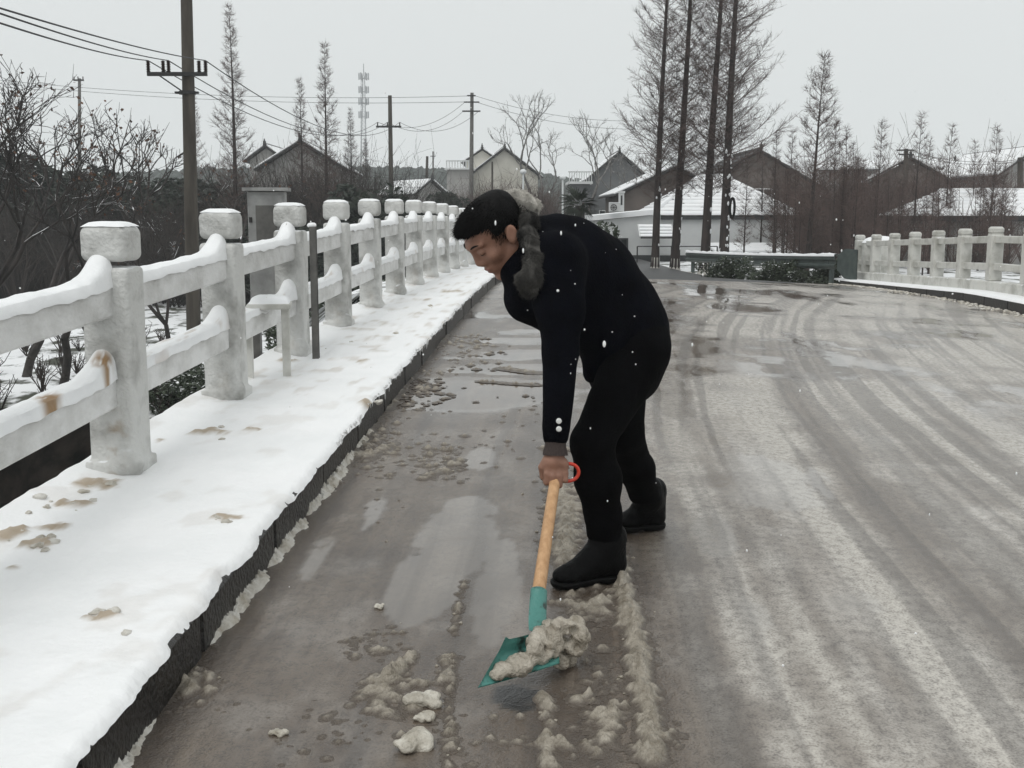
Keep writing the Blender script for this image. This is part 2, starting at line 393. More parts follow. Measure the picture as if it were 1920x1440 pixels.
MT['boot'] = mat('black_leather', (.0016, .0016, .0018), (.004, .004, .0043), 20, .5, .3, 90, spec=.08)
MT['lace'] = mat('grey_lace', (.03, .03, .03), None, rough=.8)
MT['slush_pale'] = mat('slush_pale', (.34, .305, .245), (.62, .585, .51), 14, .35, .5, 90)
MT['rubber'] = mat('black_rubber', (.003, .003, .003), None, rough=.7, spec=.15)
MT['sweater'] = mat('brown_rib_knit', (.045, .032, .029), (.075, .055, .05), 40, .9, .6, 150, stretch=(6, 6, 1))
MT['fur'] = mat('grey_fur', (.012, .0115, .011), (.095, .09, .082), 11, .95, contrast=(.35, .65))
MT['furlight'] = mat('pale_fur', (.42, .40, .36), (.66, .63, .58), 18, .95)
MT['button'] = mat('white_button', (.75, .75, .73), None, rough=.3)
MT['wood'] = mat('ash_wood', (.40, .215, .095), (.62, .38, .2), 9, .5, .12, 60, stretch=(6, 6, .8), contrast=(.3, .7))
MT['teal'] = mat('teal_paint', (.03, .05, .042), (.075, .235, .205), 22, .42, .25, 60, contrast=(.36, .47), spec=.4, detail=6)
MT['wornsteel'] = mat('worn_steel', (.05, .05, .045), (.12, .12, .11), 30, .45, metal=.5)
MT['red'] = mat('red_plastic', (.62, .05, .025), None, rough=.35)
MT['lips'] = mat('lip_skin', (.24, .09, .075), None, rough=.5)
MT['lampwhite'] = mat('lamp_white', (.7, .72, .72), None, rough=.4)
MT['hill'] = mat('far_forest', (.020, .028, .022), (.045, .056, .045), .25, .95)
MT['steelpale'] = mat('tower_steel', (.3, .31, .32), None, rough=.6)
MT['flake'] = mat('snowflake', (.9, .9, .9), None, rough=.7)

# slush: thin films take the colour of the wet road below, thick lumps are pale
m = MT['slush_thick'] = mat('slush_sheet', (.19, .16, .12), (.46, .415, .345), 22, .3, .6, 120, contrast=(.3, .7))
_n, _l = m.node_tree.nodes, m.node_tree.links; _b = _n['Principled BSDF']; _c = _b.inputs['Base Color'].links[0].from_socket
_a = _n.new('ShaderNodeAttribute'); _a.attribute_name = 'thick'; _m = _n.new('ShaderNodeMix'); _m.data_type = 'RGBA'; _m.inputs[6].default_value = (.105, .084, .066, 1)
_l.new(_a.outputs['Fac'], _m.inputs[0]); _l.new(_c, _m.inputs[7]); _l.new(_m.outputs[2], _b.inputs['Base Color'])
# ------------------------------------------------------------------ ground, creek, road
rng = np.random.default_rng(7)
def terr(X, Y):
    X = np.asarray(X, float); Y = np.asarray(Y, float); s = X - M_AX * Y
    left = -2.05 + .5 * sstep(40, 80, Y) + .10 * (fbm(X * .35, Y * .35, 5) - .5); right = -.32 - .38 * sstep(40, 52, Y) + .12 * (fbm(X * .4, Y * .4, 9) - .5)
    road = road_z(np.clip(s, -1, 5.5), np.minimum(Y, 37)) - .12
    edge_r = np.interp(Y, [18, 25, 30, 36, 45, 80], [6.9, 7.3, 6.3, 5.8, 5.2, 3.5])
    wl_ = sstep(-5.2, -2.4, X); wr = sstep(edge_r - .1, edge_r + 1.4, X)
    return (left * (1 - wl_) + road * wl_) * (1 - wr) + right * wr
ys = np.concatenate([np.linspace(16, 60, 150), np.linspace(61, 420, 60)]); xs = np.concatenate([np.linspace(-260, -32, 30), np.linspace(-31, 31, 200), np.linspace(32, 260, 30)])
XX, YY = np.meshgrid(xs, ys); Ye = 17.6 + 2.6 * sstep(-6.2, -7.6, XX)
first = np.arange(len(ys))[:, None]; YY2 = np.maximum(YY, Ye)
ZZ = terr(XX, YY2)
ob('terrain', mesh('terrain', np.stack([XX, YY2, ZZ], -1), grid_faces(*XX.shape), True), MT['terrain'], kind='structure')
# dark bank falling to the creek, and the creek
t = np.linspace(0, 1, 14)[:, None]; xb = np.linspace(-60, 60, 240)[None]; ye = 17.6 + 2.6 * sstep(-6.2, -7.6, xb)
yb = ye + .05 - t * 1.3; zt = terr(xb + 0 * t, ye + 0 * t)
zt = np.where(np.abs(xb - 2.7) < 6.5, np.minimum(zt, -1.2), zt) + .01
zb = zt * (1 - t) - 3.75 * t + .35 * (fbm(xb * 1.1, t * 5 + 0 * xb, 3) - .5) * np.sin(np.pi * t) * 2
ob('creek_bank', mesh('creek_bank', np.stack([xb + 0 * t, yb - .4 * np.sin(3 * xb) * t, zb], -1), grid_faces(14, 240)[:, ::-1], True), MT['mud'], kind='structure')
ob('creek_water', mesh('creek_water', [[-80, -30, -3.6], [80, -30, -3.6], [80, 19.5, -3.6], [-80, 19.5, -3.6]], np.array([[0, 1, 2, 3]])), MT['water'], kind='structure')

S_KL, S_KR = -1.14, 6.1
def sdir(s, Y): return s + M_AX * Y

def blob_mask(s, Y, blobs):                         # soft ellipses given by picture position, turned into places on the road
    m = np.zeros_like(s)
    for u, v, du, dv, a in blobs:
        s0, y0 = road_hit(u, v); s1, y1 = road_hit(u + du, v); s2, y2 = road_hit(u, v - dv)
        r = ((s - s0) / abs(s1 - s0)) ** 2 + ((Y - y0) / abs(y2 - y0)) ** 2
        m = np.maximum(m, a * np.exp(-r * .9))
    return m
rows = 1 / np.linspace(1 / 1.6, 1 / 26.5, 520); cols = np.linspace(S_KL, S_KR, 300)
S, Yg = np.meshgrid(cols, rows)
end = np.interp(cols, [-1.14, 3.5, 6.1], [18.6, 22., 25.4])[None]; Yg = np.minimum(Yg, end)
pud = [(880, 735, 190, 30, 1.3), (960, 692, 140, 16, 1.2), (980, 664, 100, 11, 1.2), (965, 640, 80, 9, 1.1), (860, 715, 70, 10, 1.1), (990, 622, 60, 7, 1.1), (850, 672, 30, 5, .8), (800, 760, 70, 14, .75),
       (720, 815, 70, 20, .5), (850, 1000, 100, 80, .5), (930, 1090, 60, 90, .5), (800, 1080, 80, 90, .42), (1250, 740, 60, 40, .5), (1400, 920, 110, 40, .45), (610, 1010, 60, 60, .45),
       (1395, 575, 90, 16, .85), (1320, 545, 50, 10, .85), (1500, 640, 30, 24, .75), (1420, 660, 80, 16, .6), (1650, 690, 120, 30, .5), (1750, 740, 140, 40, .5), (1500, 1230, 80, 30, .4), (470, 1100, 60, 90, .4), (400, 1380, 90, 40, .35)]
base = fbm(S * .9 + 3, Yg * .5, 11, 4); streak = fbm(S * 5.5, Yg * .33, 21, 4); fine = fbm(S * 7, Yg * 5, 31, 4)
curve = S + .22 * np.maximum(0, Yg - 3) ** .5
track = fbm(curve * 4.2, Yg * .16, 77, 3)
cc = S - .0143 * np.maximum(0, Yg - 5) ** 2 + .05 * (fbm(S * 1.5, Yg * .8, 55, 3) - .5); stri = fbm(cc * 8, Yg * .16, 78, 4)
wet = sstep(.50, .78, .45 * base + .3 * streak + .25 * fine) * .5
pm = blob_mask(S, Yg, pud); ripple = fbm(S * 1.1, Yg * 6.5, 41, 4)
wet = np.clip(wet + sstep(.33, .48, pm * (.14 + 1.15 * ripple)) * np.clip(pm * 1.2, 0, 1), 0, 1)
film = np.clip(sstep(.42, .62, .55 * track + .25 * base + .2 * fine) - .8 * wet, 0, 1)
film = np.clip(film * .35 + sstep(.35, 1.6, S + .04 * Yg) * (.22 + .9 * sstep(.36, .62, .5 * track + .3 * base + .2 * fine)), 0, 1) * (1 - .6 * wet)
stp = sum(a_ * np.exp(-((cc - c_) / w_) ** 2) for c_, w_, a_ in ((1.43, .11, .8), (1.78, .06, .6), (2.35, .10, .45), (.72, .04, .5), (1.02, .05, .35), (2.9, .14, .4), (3.7, .2, .35))) * sstep(14, 8, Yg)
lane = sstep(.25, .62, cc + .10 * (fbm(S * 4, Yg * 1.2, 58, 3) - .5)) + .35 * sstep(12, 16, Yg)
film = np.clip(np.minimum(lane, 1) * (.22 + 1.0 * sstep(.34, .64, .55 * stri + .25 * base + .2 * fine) + .55 * sstep(4.5, 9, Yg)) * (1 - .9 * np.clip(stp * (.6 + .8 * fine), 0, 1)), 0, 1) * (1 - .55 * wet) + .12 * sstep(.5, .7, fine)
far2 = sstep(.46, .66, fbm(S * 1.0 + 7, Yg * .9, 91, 4)) * sstep(5.5, 9, Yg); wet = np.clip(wet + .75 * far2 * sstep(.4, .6, fbm(S * 3, Yg * 3, 92, 3)), 0, 1); film = film * (1 - .55 * far2)
slm = blob_mask(S, Yg, [(855, 1010, 85, 70, 1), (800, 1090, 75, 75, 1), (935, 1100, 48, 95, 1), (880, 955, 60, 30, .9), (600, 1040, 40, 60, .7), (1250, 735, 60, 50, .9), (700, 960, 40, 50, .6), (900, 860, 40, 30, .7), (1440, 900, 150, 60, .8), (1340, 1000, 60, 60, .7), (1590, 1130, 90, 50, .6), (1420, 1150, 70, 60, .6)])
slurry = sstep(.44, .53, slm * (.42 + .55 * fbm(S * 5, Yg * 1.6, 93, 4) + .6 * fbm(S * 26, Yg * 6, 94, 4)))
tread = fbm(cc * 16, Yg * .25, 95, 4)
blade_shade = blob_mask(S, Yg, [(960, 1312, 60, 26, 1.2)])  # shade below the shovel blade, painted into the road colour
film = film * (1 - np.clip(blade_shade, 0, 1))
z = road_z(S, Yg) + .006 * (streak - .5) * (1 - .9 * sstep(.3, .8, wet)) - .004 * sstep(.4, 1, wet)
# wheel ruts along the lanes
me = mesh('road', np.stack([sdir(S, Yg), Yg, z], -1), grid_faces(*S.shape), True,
          dict(sy=np.stack([S, Yg, 0 * S], -1).reshape(-1, 3), wet=wet.ravel(), film=film.ravel(), slurry=slurry.ravel(), tread=tread.ravel(), bare=np.clip(sstep(.42, .62, blade_shade * (.1 + 1.5 * fbm(S * 26, Yg * 18, 97, 3))), 0, 1).ravel()))  # 'bare' carries the painted shade under the blade
m = bpy.data.materials.new('wet_road'); m.use_nodes = True; N, L = m.node_tree.nodes, m.node_tree.links; b = N['Principled BSDF']
def attr(n):
    a = N.new('ShaderNodeAttribute'); a.attribute_name = n; return a
def math_n(op, x, y=None, z_=None, clamp=False):
    n = N.new('ShaderNodeMath'); n.operation = op; n.use_clamp = clamp
    for i, q in enumerate((x, y, z_)):
        if q is None: continue
        if isinstance(q, (int, float)): n.inputs[i].default_value = q
        else: L.new(q, n.inputs[i])
    return n.outputs[0]
def noise_n(vec, sc, det=5, stretch=(1, 1, 1), ro=.6):
    mp = N.new('ShaderNodeMapping'); L.new(vec, mp.inputs[0]); mp.inputs['Scale'].default_value = stretch
    t = N.new('ShaderNodeTexNoise'); t.inputs['Scale'].default_value = sc; t.inputs['Detail'].default_value = det; t.inputs['Roughness'].default_value = ro; L.new(mp.outputs[0], t.inputs['Vector']); return t.outputs[0]
def ramp_n(fac, *st):
    r = N.new('ShaderNodeValToRGB'); L.new(fac, r.inputs[0])
    while len(r.color_ramp.elements) < len(st): r.color_ramp.elements.new(.5)
    for e, (p_, c) in zip(r.color_ramp.elements, st): e.position = p_; e.color = (*c, 1) if len(c) == 3 else c
    return r.outputs[0]
def mixc_n(f, a, c):
    n = N.new('ShaderNodeMix'); n.data_type = 'RGBA'
    for i, q in ((0, f), (6, a), (7, c)):
        if isinstance(q, tuple): n.inputs[i].default_value = (*q, 1)
        else: L.new(q, n.inputs[i])
    return n.outputs[2]
sy = attr('sy').outputs['Vector']; aw = attr('wet').outputs['Fac']; af = attr('film').outputs['Fac']
n1 = noise_n(sy, 1, 6, (9, .8, 1)); n2 = noise_n(sy, 30, 5, (1, .8, 1)); n3 = noise_n(sy, 120, 3, (1, 1, 1)); n4 = noise_n(sy, 3.2, 6, (1, .6, 1))
grain = math_n('MULTIPLY_ADD', n2, .5, math_n('MULTIPLY', n3, .5))
c = ramp_n(math_n('MULTIPLY_ADD', n1, .55, math_n('MULTIPLY', n4, .45)), (.36, (.060, .043, .032)), (.5, (.120, .092, .069)), (.66, (.185, .149, .115)))
c = mixc_n(math_n('MULTIPLY', ramp_n(grain, (.40, (1, 1, 1)), (.52, (0, 0, 0))), .5), c, (.045, .038, .032))
c = mixc_n(math_n('MULTIPLY', af, ramp_n(grain, (.38, (.25, .25, .25)), (.58, (1, 1, 1)))), c, (.56, .525, .47))
c = mixc_n(math_n('MULTIPLY', attr('slurry').outputs['Fac'], .36), c, (.28, .262, .238))
c = mixc_n(math_n('MULTIPLY', ramp_n(attr('tread').outputs['Fac'], (.36, (1, 1, 1)), (.50, (0, 0, 0))), .45), c, (.055, .043, .034))
c = mixc_n(attr('bare').outputs['Fac'], c, (.006, .0055, .005))  # near-black shade under the blade mixed into the base colour
L.new(c, b.inputs['Base Color'])
wn_ = math_n('MULTIPLY', math_n('MAXIMUM', aw, math_n('MULTIPLY', attr('slurry').outputs['Fac'], .55)), math_n('MULTIPLY_ADD', n2, 1.3, .35), clamp=True)
mr = N.new('ShaderNodeMapRange'); L.new(wn_, mr.inputs[0]); mr.inputs[1].default_value = .12; mr.inputs[2].default_value = .6; mr.inputs[3].default_value = .27; mr.inputs[4].default_value = .025
L.new(mr.outputs[0], b.inputs['Roughness']); b.inputs['IOR'].default_value = 1.5; b.inputs['Specular IOR Level'].default_value = .85
bp = N.new('ShaderNodeBump'); bp.inputs['Distance'].default_value = .012; L.new(math_n('MULTIPLY_ADD', n2, .6, math_n('MULTIPLY', n3, .4)), bp.inputs['Height'])
L.new(math_n('MULTIPLY_ADD', math_n('MINIMUM', math_n('MULTIPLY', wn_, 1.6), 1.0), -.58, .6), bp.inputs['Strength']); L.new(bp.outputs[0], b.inputs['Normal'])
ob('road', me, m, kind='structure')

# asphalt beyond the bridge deck
ya = np.linspace(18, 90, 120); e0 = np.interp(ya, [18, 30, 40, 90], [-1.3, -1.4, -1.8, -4.]) + M_AX * ya
e1 = np.interp(ya, [18, 24, 30, 36, 42, 60, 90], [7.4, 7.3, 5.75, 5.25, 5.0, 4.0, 2.0]); tt = np.linspace(0, 1, 30)[None]
xa = e0[:, None] * (1 - tt) + e1[:, None] * tt; yy = np.maximum(ya[:, None] + 0 * tt, np.interp(xa - M_AX * ya[:, None], [-1.14, 3.5, 6.1], [18.6, 22., 25.4]) + .02)
ob('approach_road', mesh('approach_road', np.stack([xa, yy, road_z(np.clip(xa - M_AX * yy, -1.2, 5.6), np.minimum(yy, 37)) - .012], -1), grid_faces(120, 30), True), MT['asphalt'], kind='structure')

# bridge deck body below the road and walks
yd = np.linspace(-3, 27, 60); deck = []
for sgm, (sa, sb, zo) in enumerate(((-2.24, 7.1, 0),)):
    V = []
    for y in yd:
        zr = float(rr(y)) - .02
        V += [[sdir(sa, y), y, zr], [sdir(sb, y), y, zr - .40], [sdir(sb, y), y, zr - .95], [sdir(sa, y), y, zr - .75]]
    V = np.array(V); i = np.arange(59)[:, None] * 4; k = np.arange(4)[None]; k2 = (k + 1) % 4
    q = np.stack([i + k, i + 4 + k, i + 4 + k2, i + k2], 2).reshape(-1, 4)
    q = q[(np.arange(len(q)) % 4) != 0]
    ob('bridge_deck', mesh('bridge_deck', V, q), MT['concrete'], kind='structure')

# left walk: kerb stones, slab, snow
yk = np.arange(-2, 24, .9)
walk = thing('left_sidewalk', 'raised sidewalk along the left railing with a dark wet kerb', 'sidewalk', (sdir(-1.6, 5), 5, float(rr(5)))); del walk['category']; del walk['label']; walk['kind'] = 'structure'
ysl = np.linspace(-3, 25, 80); V = np.array([[[sdir(s_, y), y, float(walk_z(y)) - d] for s_, d in ((-2.24, .2), (-2.24, .0), (-1.30, .0), (-1.30, .2))] for y in ysl])
ob('slab', mesh('slab', V, np.concatenate([grid_faces(80, 4)])), MT['concrete'], walk)
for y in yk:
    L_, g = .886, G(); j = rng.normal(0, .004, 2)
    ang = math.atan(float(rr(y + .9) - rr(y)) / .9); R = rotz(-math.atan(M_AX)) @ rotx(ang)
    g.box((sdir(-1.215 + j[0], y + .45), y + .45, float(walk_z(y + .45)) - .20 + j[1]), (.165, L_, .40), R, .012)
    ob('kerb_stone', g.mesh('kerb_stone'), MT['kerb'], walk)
def snow_top(s, Y):
    return walk_z(Y) + .030 + .016 * (fbm(s * 2.3, Y * 2.3, 61, 3) - .5) + .014 * (fbm(s * 12, Y * 8, 62, 4) - .5) + .012 * sstep(.62, .75, fbm(s * 7, Y * 7, 63, 2)) * sstep(6, 9, Y) + .03 * sstep(-1.95, -2.15, s) - .01
sr = 1 / np.linspace(1 / 1.5, 1 / 24.5, 460); sc_ = np.linspace(-2.26, -1.128, 120); Sg, Yr = np.meshgrid(sc_, sr)
edge = .02 * (fbm(Yr * 6, 0 * Yr, 66, 3) - .5) * 2 + .012 * (fbm(Yr * 30, 0 * Yr, 67, 2) - .5)
w_r = sstep(-1.22, -1.128, Sg); w_l = sstep(-2.16, -2.26, Sg)
Sg2 = Sg + w_r * edge + w_l * edge * 2.5
zs = snow_top(Sg, Yr) - .030 * np.clip((Sg + 1.17) / .042, 0, 1) ** 2 - .07 * w_l
dirt_b = [(65, 1015, 45, 13, 1), (25, 1000, 30, 14, .9), (145, 945, 45, 8, .8), (190, 905, 55, 12, .9), (185, 1153, 40, 7, 1), (435, 965, 42, 6, .8), (400, 806, 50, 5, .9), (470, 802, 25, 4, .8), (540, 675, 30, 5, .7), (680, 675, 16, 4, .8), (690, 750, 20, 5, .9), (95, 985, 40, 10, .8), (300, 825, 18, 4, .6), (735, 620, 20, 4, .5), (800, 560, 40, 3, .5), (850, 545, 50, 4, .55), (590, 722, 14, 4, .5), (25, 1060, 18, 5, .6)]
def walk_hit(u, v):
    Y = 5.
    for _ in range(50): Y = .5 * Y + .5 * at_z(u, v, min(float(walk_z(Y)) + .03, EYE - .05))[1]
    p = at(u, v, Y); return p[0] - M_AX * Y, Y
_rh = road_hit; road_hit = walk_hit; dm = blob_mask(Sg, Yr, dirt_b); road_hit = _rh
dirt = np.clip(sstep(.33, .6, dm * (.25 + 1.3 * fbm(Sg * 22, Yr * 14, 71, 3))) + .42 * sstep(.62, .74, fbm(Sg * 9, Yr * 6, 72, 3)) * sstep(5, 8, Yr) + .16 * sstep(.62, .75, fbm(Sg * 5, Yr * 4, 75, 4)), 0, 1)
zs = zs + .040 * np.clip(dirt, 0, 1) * (fbm(Sg * 30, Yr * 24, 73, 3) - .28)
ob('sidewalk_snow', mesh('sidewalk_snow', np.stack([sdir(Sg2, Yr), Yr, zs], -1), grid_faces(*Sg.shape), True, dict(dirt=dirt.ravel() * .85)), MT['snow'], kind='stuff')
g = G()
for u, v, n in ((60, 1018, 16), (30, 1000, 10), (185, 905, 16), (150, 950, 12), (180, 1152, 8), (430, 966, 10), (395, 807, 8), (470, 803, 5), (690, 675, 5), (690, 750, 6), (105, 1000, 10), (640, 640, 5), (745, 622, 5), (600, 655, 4), (800, 575, 6), (560, 600, 4), (230, 1180, 2), (60, 960, 10), (120, 930, 8)):
    s0, y0 = walk_hit(u, v)
    for _ in range(max(1, n // 3)):
        s_, y_ = s0 + rng.normal(0, .045), y0 + rng.normal(0, .06); r = rng.uniform(.004, .022) * (1 + .04 * y0)
        lumps(g, [[sdir(s_, y_), y_, float(snow_top(np.array(s_), np.array(y_))) + r * .05]], [r], rng, .55, .55, 2)
ob('trampled_snow_clods', g.mesh('trampled_snow_clods', True), MT['slush_white'], kind='stuff')
# ragged snow and little icicles hanging over the kerb
g = G(); n = 300; y_ = 5.5 + 16 * rng.uniform(0, 1, n) ** 1.3; e_ = .02 * (fbm(y_ * 6, 0 * y_, 66, 3) - .5) * 2 + .012 * (fbm(y_ * 30, 0 * y_, 67, 2) - .5)
A = np.stack([sdir(-1.136 + e_, y_), y_, walk_z(y_) - .012], 1); ln = rng.uniform(.002, .014, n) * np.where(y_ > 6, 2.2, 1) * (.3 + 1.4 * vn(y_ * 3, 0 * y_, 5)); B = A + np.stack([rng.normal(.002, .004, n), rng.normal(0, .006, n), -ln], 1)
g.segs(A + [0, 0, .02], B + [0, 0, .006], rng.uniform(.005, .012, n), .002, 5)
ob('kerb_icicles', g.mesh('kerb_icicles', True), MT['snow'], kind='stuff')

# ------------------------------------------------------------------ slush ridges and clods on the carriageway
lines = [  # picture points, half width in px, height
    ([(1150, 1030), (1165, 1085), (1180, 1150), (1192, 1210), (1205, 1280), (1215, 1350), (1222, 1440)], 19, .044),
    ([(1045, 900), (1060, 950), (1065, 1000), (1058, 1050)], 22, .026), ([(1095, 1140), (1150, 1120)], 20, .018), ([(1030, 1130), (1060, 1130), (1120, 1150)], 18, .016),
    ([(1018, 1310), (1030, 1360), (1030, 1440)], 17, .026), ([(1010, 1395), (1060, 1400)], 22, .024), ([(1180, 1400), (1240, 1410)], 24, .022),
    ([(870, 1090), (858, 1150), (852, 1190)], 7, .007), ([(852, 1230), (850, 1290), (838, 1440)], 9, .008), ([(778, 1225), (745, 1255), (722, 1282)], 15, .026), ([(690, 1190), (765, 1186)], 10, .010), ([(775, 1285), (835, 1278), (842, 1225)], 15, .018),
    ([(640, 855), (560, 960)], 12, .03), ([(500, 1045), (430, 1135), (395, 1185)], 14, .036), ([(230, 1380), (195, 1440)], 12, .03), ([(345, 1260), (300, 1310)], 42, .014), ([(700, 780), (640, 860), (690, 850)], 26, .018), ([(760, 700), (715, 770)], 20, .022), ([(860, 600), (800, 655)], 16, .026), ([(900, 560), (860, 600)], 12, .024),
    ([(790, 900), (835, 880)], 20, .012), ([(1145, 1310), (1150, 1400)], 12, .012), ([(690, 860), (740, 830)], 24, .008), ([(940, 690), (1010, 700)], 18, .014), ([(900, 715), (1005, 722)], 14, .010)]
cs = np.linspace(S_KL, 1.15, 360); rw = 2.15 + (np.linspace(0, 1, 860) ** 1.5) * 8.5
Sg, Yr = np.meshgrid(cs, rw); H = np.zeros(Sg.shape)
wS = Sg + .016 * (fbm(Sg * 22, Yr * 20, 181, 3) - .5) * 2; wY = Yr + .020 * (fbm(Sg * 20 + 9, Yr * 18, 182, 3) - .5) * 2   # warped, so no lump is round
def melt(s0, y0, r, h, el=1.):
    i0, i1 = np.searchsorted(rw, [y0 - 3.2 * r * el, y0 + 3.2 * r * el]); j0, j1 = np.searchsorted(cs, [s0 - 3.2 * r, s0 + 3.2 * r])
    if i1 <= i0 or j1 <= j0: return
    d2 = ((wS[i0:i1, j0:j1] - s0) / r) ** 2 + ((wY[i0:i1, j0:j1] - y0) / (r * el)) ** 2; H[i0:i1, j0:j1] += h * np.exp(-d2 * 1.15)
loose = []
for pts, hw, hh in lines:
    q = np.array([road_hit(*p) for p in pts]); wd = abs(road_hit(pts[0][0] + hw, pts[0][1])[0] - q[0, 0])
    for a, b_ in zip(q[:-1], q[1:]):
        ln = np.linalg.norm(b_ - a)
        for t_ in np.arange(0, 1, .012 / max(ln, .012)): melt(*(a + (b_ - a) * t_ + rng.normal(0, wd * .2, 2)), wd * .55, hh * .10)
        for _ in range(int(3 + ln / .0075 * (hh / .03) ** .8)):
            p = a + (b_ - a) * rng.uniform(); off = rng.normal(0, wd * .62); p = p + np.array([off, rng.normal(0, wd * .3)])
            k = math.exp(-(off / (wd * 1.1)) ** 2); r = rng.uniform(.006, .018) * (.6 + 9 * hh) * (.55 + .6 * k)
            if p[0] < S_KL + .01: continue
            melt(p[0], p[1], r, r * rng.uniform(.35, 1.1) * (.5 + .9 * k), rng.uniform(.6, 1.3))
            if rng.uniform() < .10: loose.append((p[0] + rng.normal(0, wd), p[1] + rng.normal(0, .04), rng.uniform(.003, .008)))
for u, v, du, dv, n, rs_ in ((820, 860, 55, 32, 150, 1), (1125, 1330, 45, 90, 120, 1), (725, 1295, 45, 50, 90, 1.1), (690, 1210, 60, 20, 40, .8), (880, 1390, 110, 45, 50, .8), (600, 1380, 150, 60, 40, .8), (740, 960, 60, 60, 12, .8), (1060, 985, 34, 85, 240, 1.2), (355, 1285, 55, 50, 90, .9), (690, 830, 55, 55, 200, 1.1), (1000, 780, 60, 60, 20, .7), (870, 640, 60, 40, 190, 1.5), (790, 720, 60, 40, 140, 1.2), (1110, 1140, 50, 34, 90, 1), (1250, 1390, 24, 50, 30, .8), (930, 850, 60, 60, 24, .7)):
    for _ in range(n):
        s_, y_ = road_hit(u + rng.normal(0, du * .6), v + rng.normal(0, dv * .6)); r = rng.uniform(.005, .013) * rng.choice([.7, 1, 1, 1.7]) * rs_
        if s_ < S_KL + .02: continue
        melt(s_, y_, r, r * rng.uniform(.4, 1.), rng.uniform(.6, 1.2))
        if rng.uniform() < .06: loose.append((s_, y_, rng.uniform(.003, .008)))
hi = 1 - np.abs(2 * fbm(Sg * 55, Yr * 48, 85, 3) - 1); hj = fbm(Sg * 110, Yr * 95, 88, 2); H = .066 * (1 - np.exp(-H / .066)); H = H * (.38 + .75 * hi + .35 * hj) - .0042
keep = H > -.0036
zz = road_z(Sg, Yr) + H + .004; Fq = grid_faces(*Sg.shape); Fq = Fq[keep.ravel()[Fq].any(1)]
used = np.unique(Fq); rm = np.full(Sg.size, -1); rm[used] = np.arange(len(used))
P_ = np.stack([sdir(wS, Yr), wY, zz], -1).reshape(-1, 3)[used]
ob('slush_ridges', mesh('slush_ridges', P_, rm[Fq], True, dict(thick=np.clip(sstep(-.003, .012, H) * (.55 + .9 * hi), 0, 1).ravel()[used])), MT['slush_thick'], kind='stuff')
g = G()
for s_, y_, r in loose:
    if s_ > S_KL + .03: lumps(g, [[sdir(s_, y_), y_, float(road_z(s_, y_)) + r * .1]], [r], rng, .6, .7)
ob('slush_clods', g.mesh('slush_clods', True), MT['slush'], kind='stuff')
# remains of white snow at the foot of the kerb
kc = np.linspace(S_KL + .004, S_KL + .17, 40); kr = np.linspace(2.4, 6.6, 640); Sk, Yk = np.meshgrid(kc, kr)
prs = sum(sstep(a_ - .06, a_ + .05, Yk) * sstep(b_ + .06, b_ - .05, Yk) * w_ for a_, b_, w_ in ((2.5, 2.95, .8), (3.5, 4.1, 1), (4.2, 4.75, .9), (4.85, 5.9, 1), (6.0, 6.45, .6)))
wk = .006 + .070 * fbm(Yk * 9, 0 * Yk, 191, 4) * prs; Hk = prs * .034 * np.clip(1 - (Sk - S_KL) / wk, 0, 1) ** .6 * (.15 + .8 * (1 - np.abs(2 * fbm(Sk * 60, Yk * 55, 192, 3) - 1)) + .7 * fbm(Sk * 130, Yk * 120, 195, 2)) - .005 - .012 * sstep(.45, .62, fbm(Sk * 18, Yk * 13, 196, 3))
Fk = grid_faces(*Sk.shape); Fk = Fk[(Hk > -.003).ravel()[Fk].any(1)]; us = np.unique(Fk); rm = np.full(Sk.size, -1); rm[us] = np.arange(len(us))
ob('kerb_foot_snow', mesh('kerb_foot_snow', np.stack([sdir(Sk, Yk), Yk + .01 * (fbm(Sk * 30, Yk * 30, 193) - .5), road_z(Sk, Yk) + Hk + .003], -1).reshape(-1, 3)[us], rm[Fk], True), MT['slush_white'], kind='stuff')
for i, (u, v, r, el, lab) in enumerate(((788, 1318, .036, 1.25, 'largest dirty white snow lump on the road left of the shovel blade'), (800, 1348, .022, 1.4, 'flat white snow lump just below the largest one left of the blade'), (778, 1398, .042, 1.3, 'long dirty white snow lump at the bottom edge of the road'), (712, 1140, .014, .9, 'small white snow crumb on wet asphalt between kerb and shovel handle'), (525, 1378, .016, 1.5, 'small flat snow lump near the kerb at the bottom left of the road'))):
    s_, y_ = road_hit(u, v); c = np.array([sdir(s_, y_), y_, float(road_z(s_, y_)) + r * .35]); f = SDF(c - r * 2.4, c + r * 2.4, r / 9)
    rl = np.random.default_rng(500 + i); f.ell(c, r * np.array([.8 * el, .7, .5]), k=r * .3)
    for _ in range(12): f.ell(c + np.array([np.clip(rl.normal(0, r * .55 * el), -r * el, r * el), np.clip(rl.normal(0, r * .45), -r, r), rl.normal(0, r * .12)]), r * rl.uniform(.3, .6) * np.array([1, 1, .75]), k=r * .3)
    f.rough(r * .30, 1.6 / r, i); f.rough(r * .14, 4.5 / r, i + 9); V, Q = f.surf(); o = ob('snow_lump', mesh('snow_lump', V, Q, True), MT['slush_pale'], label=lab, cat='snow lump', group='snow lumps lying on the road')

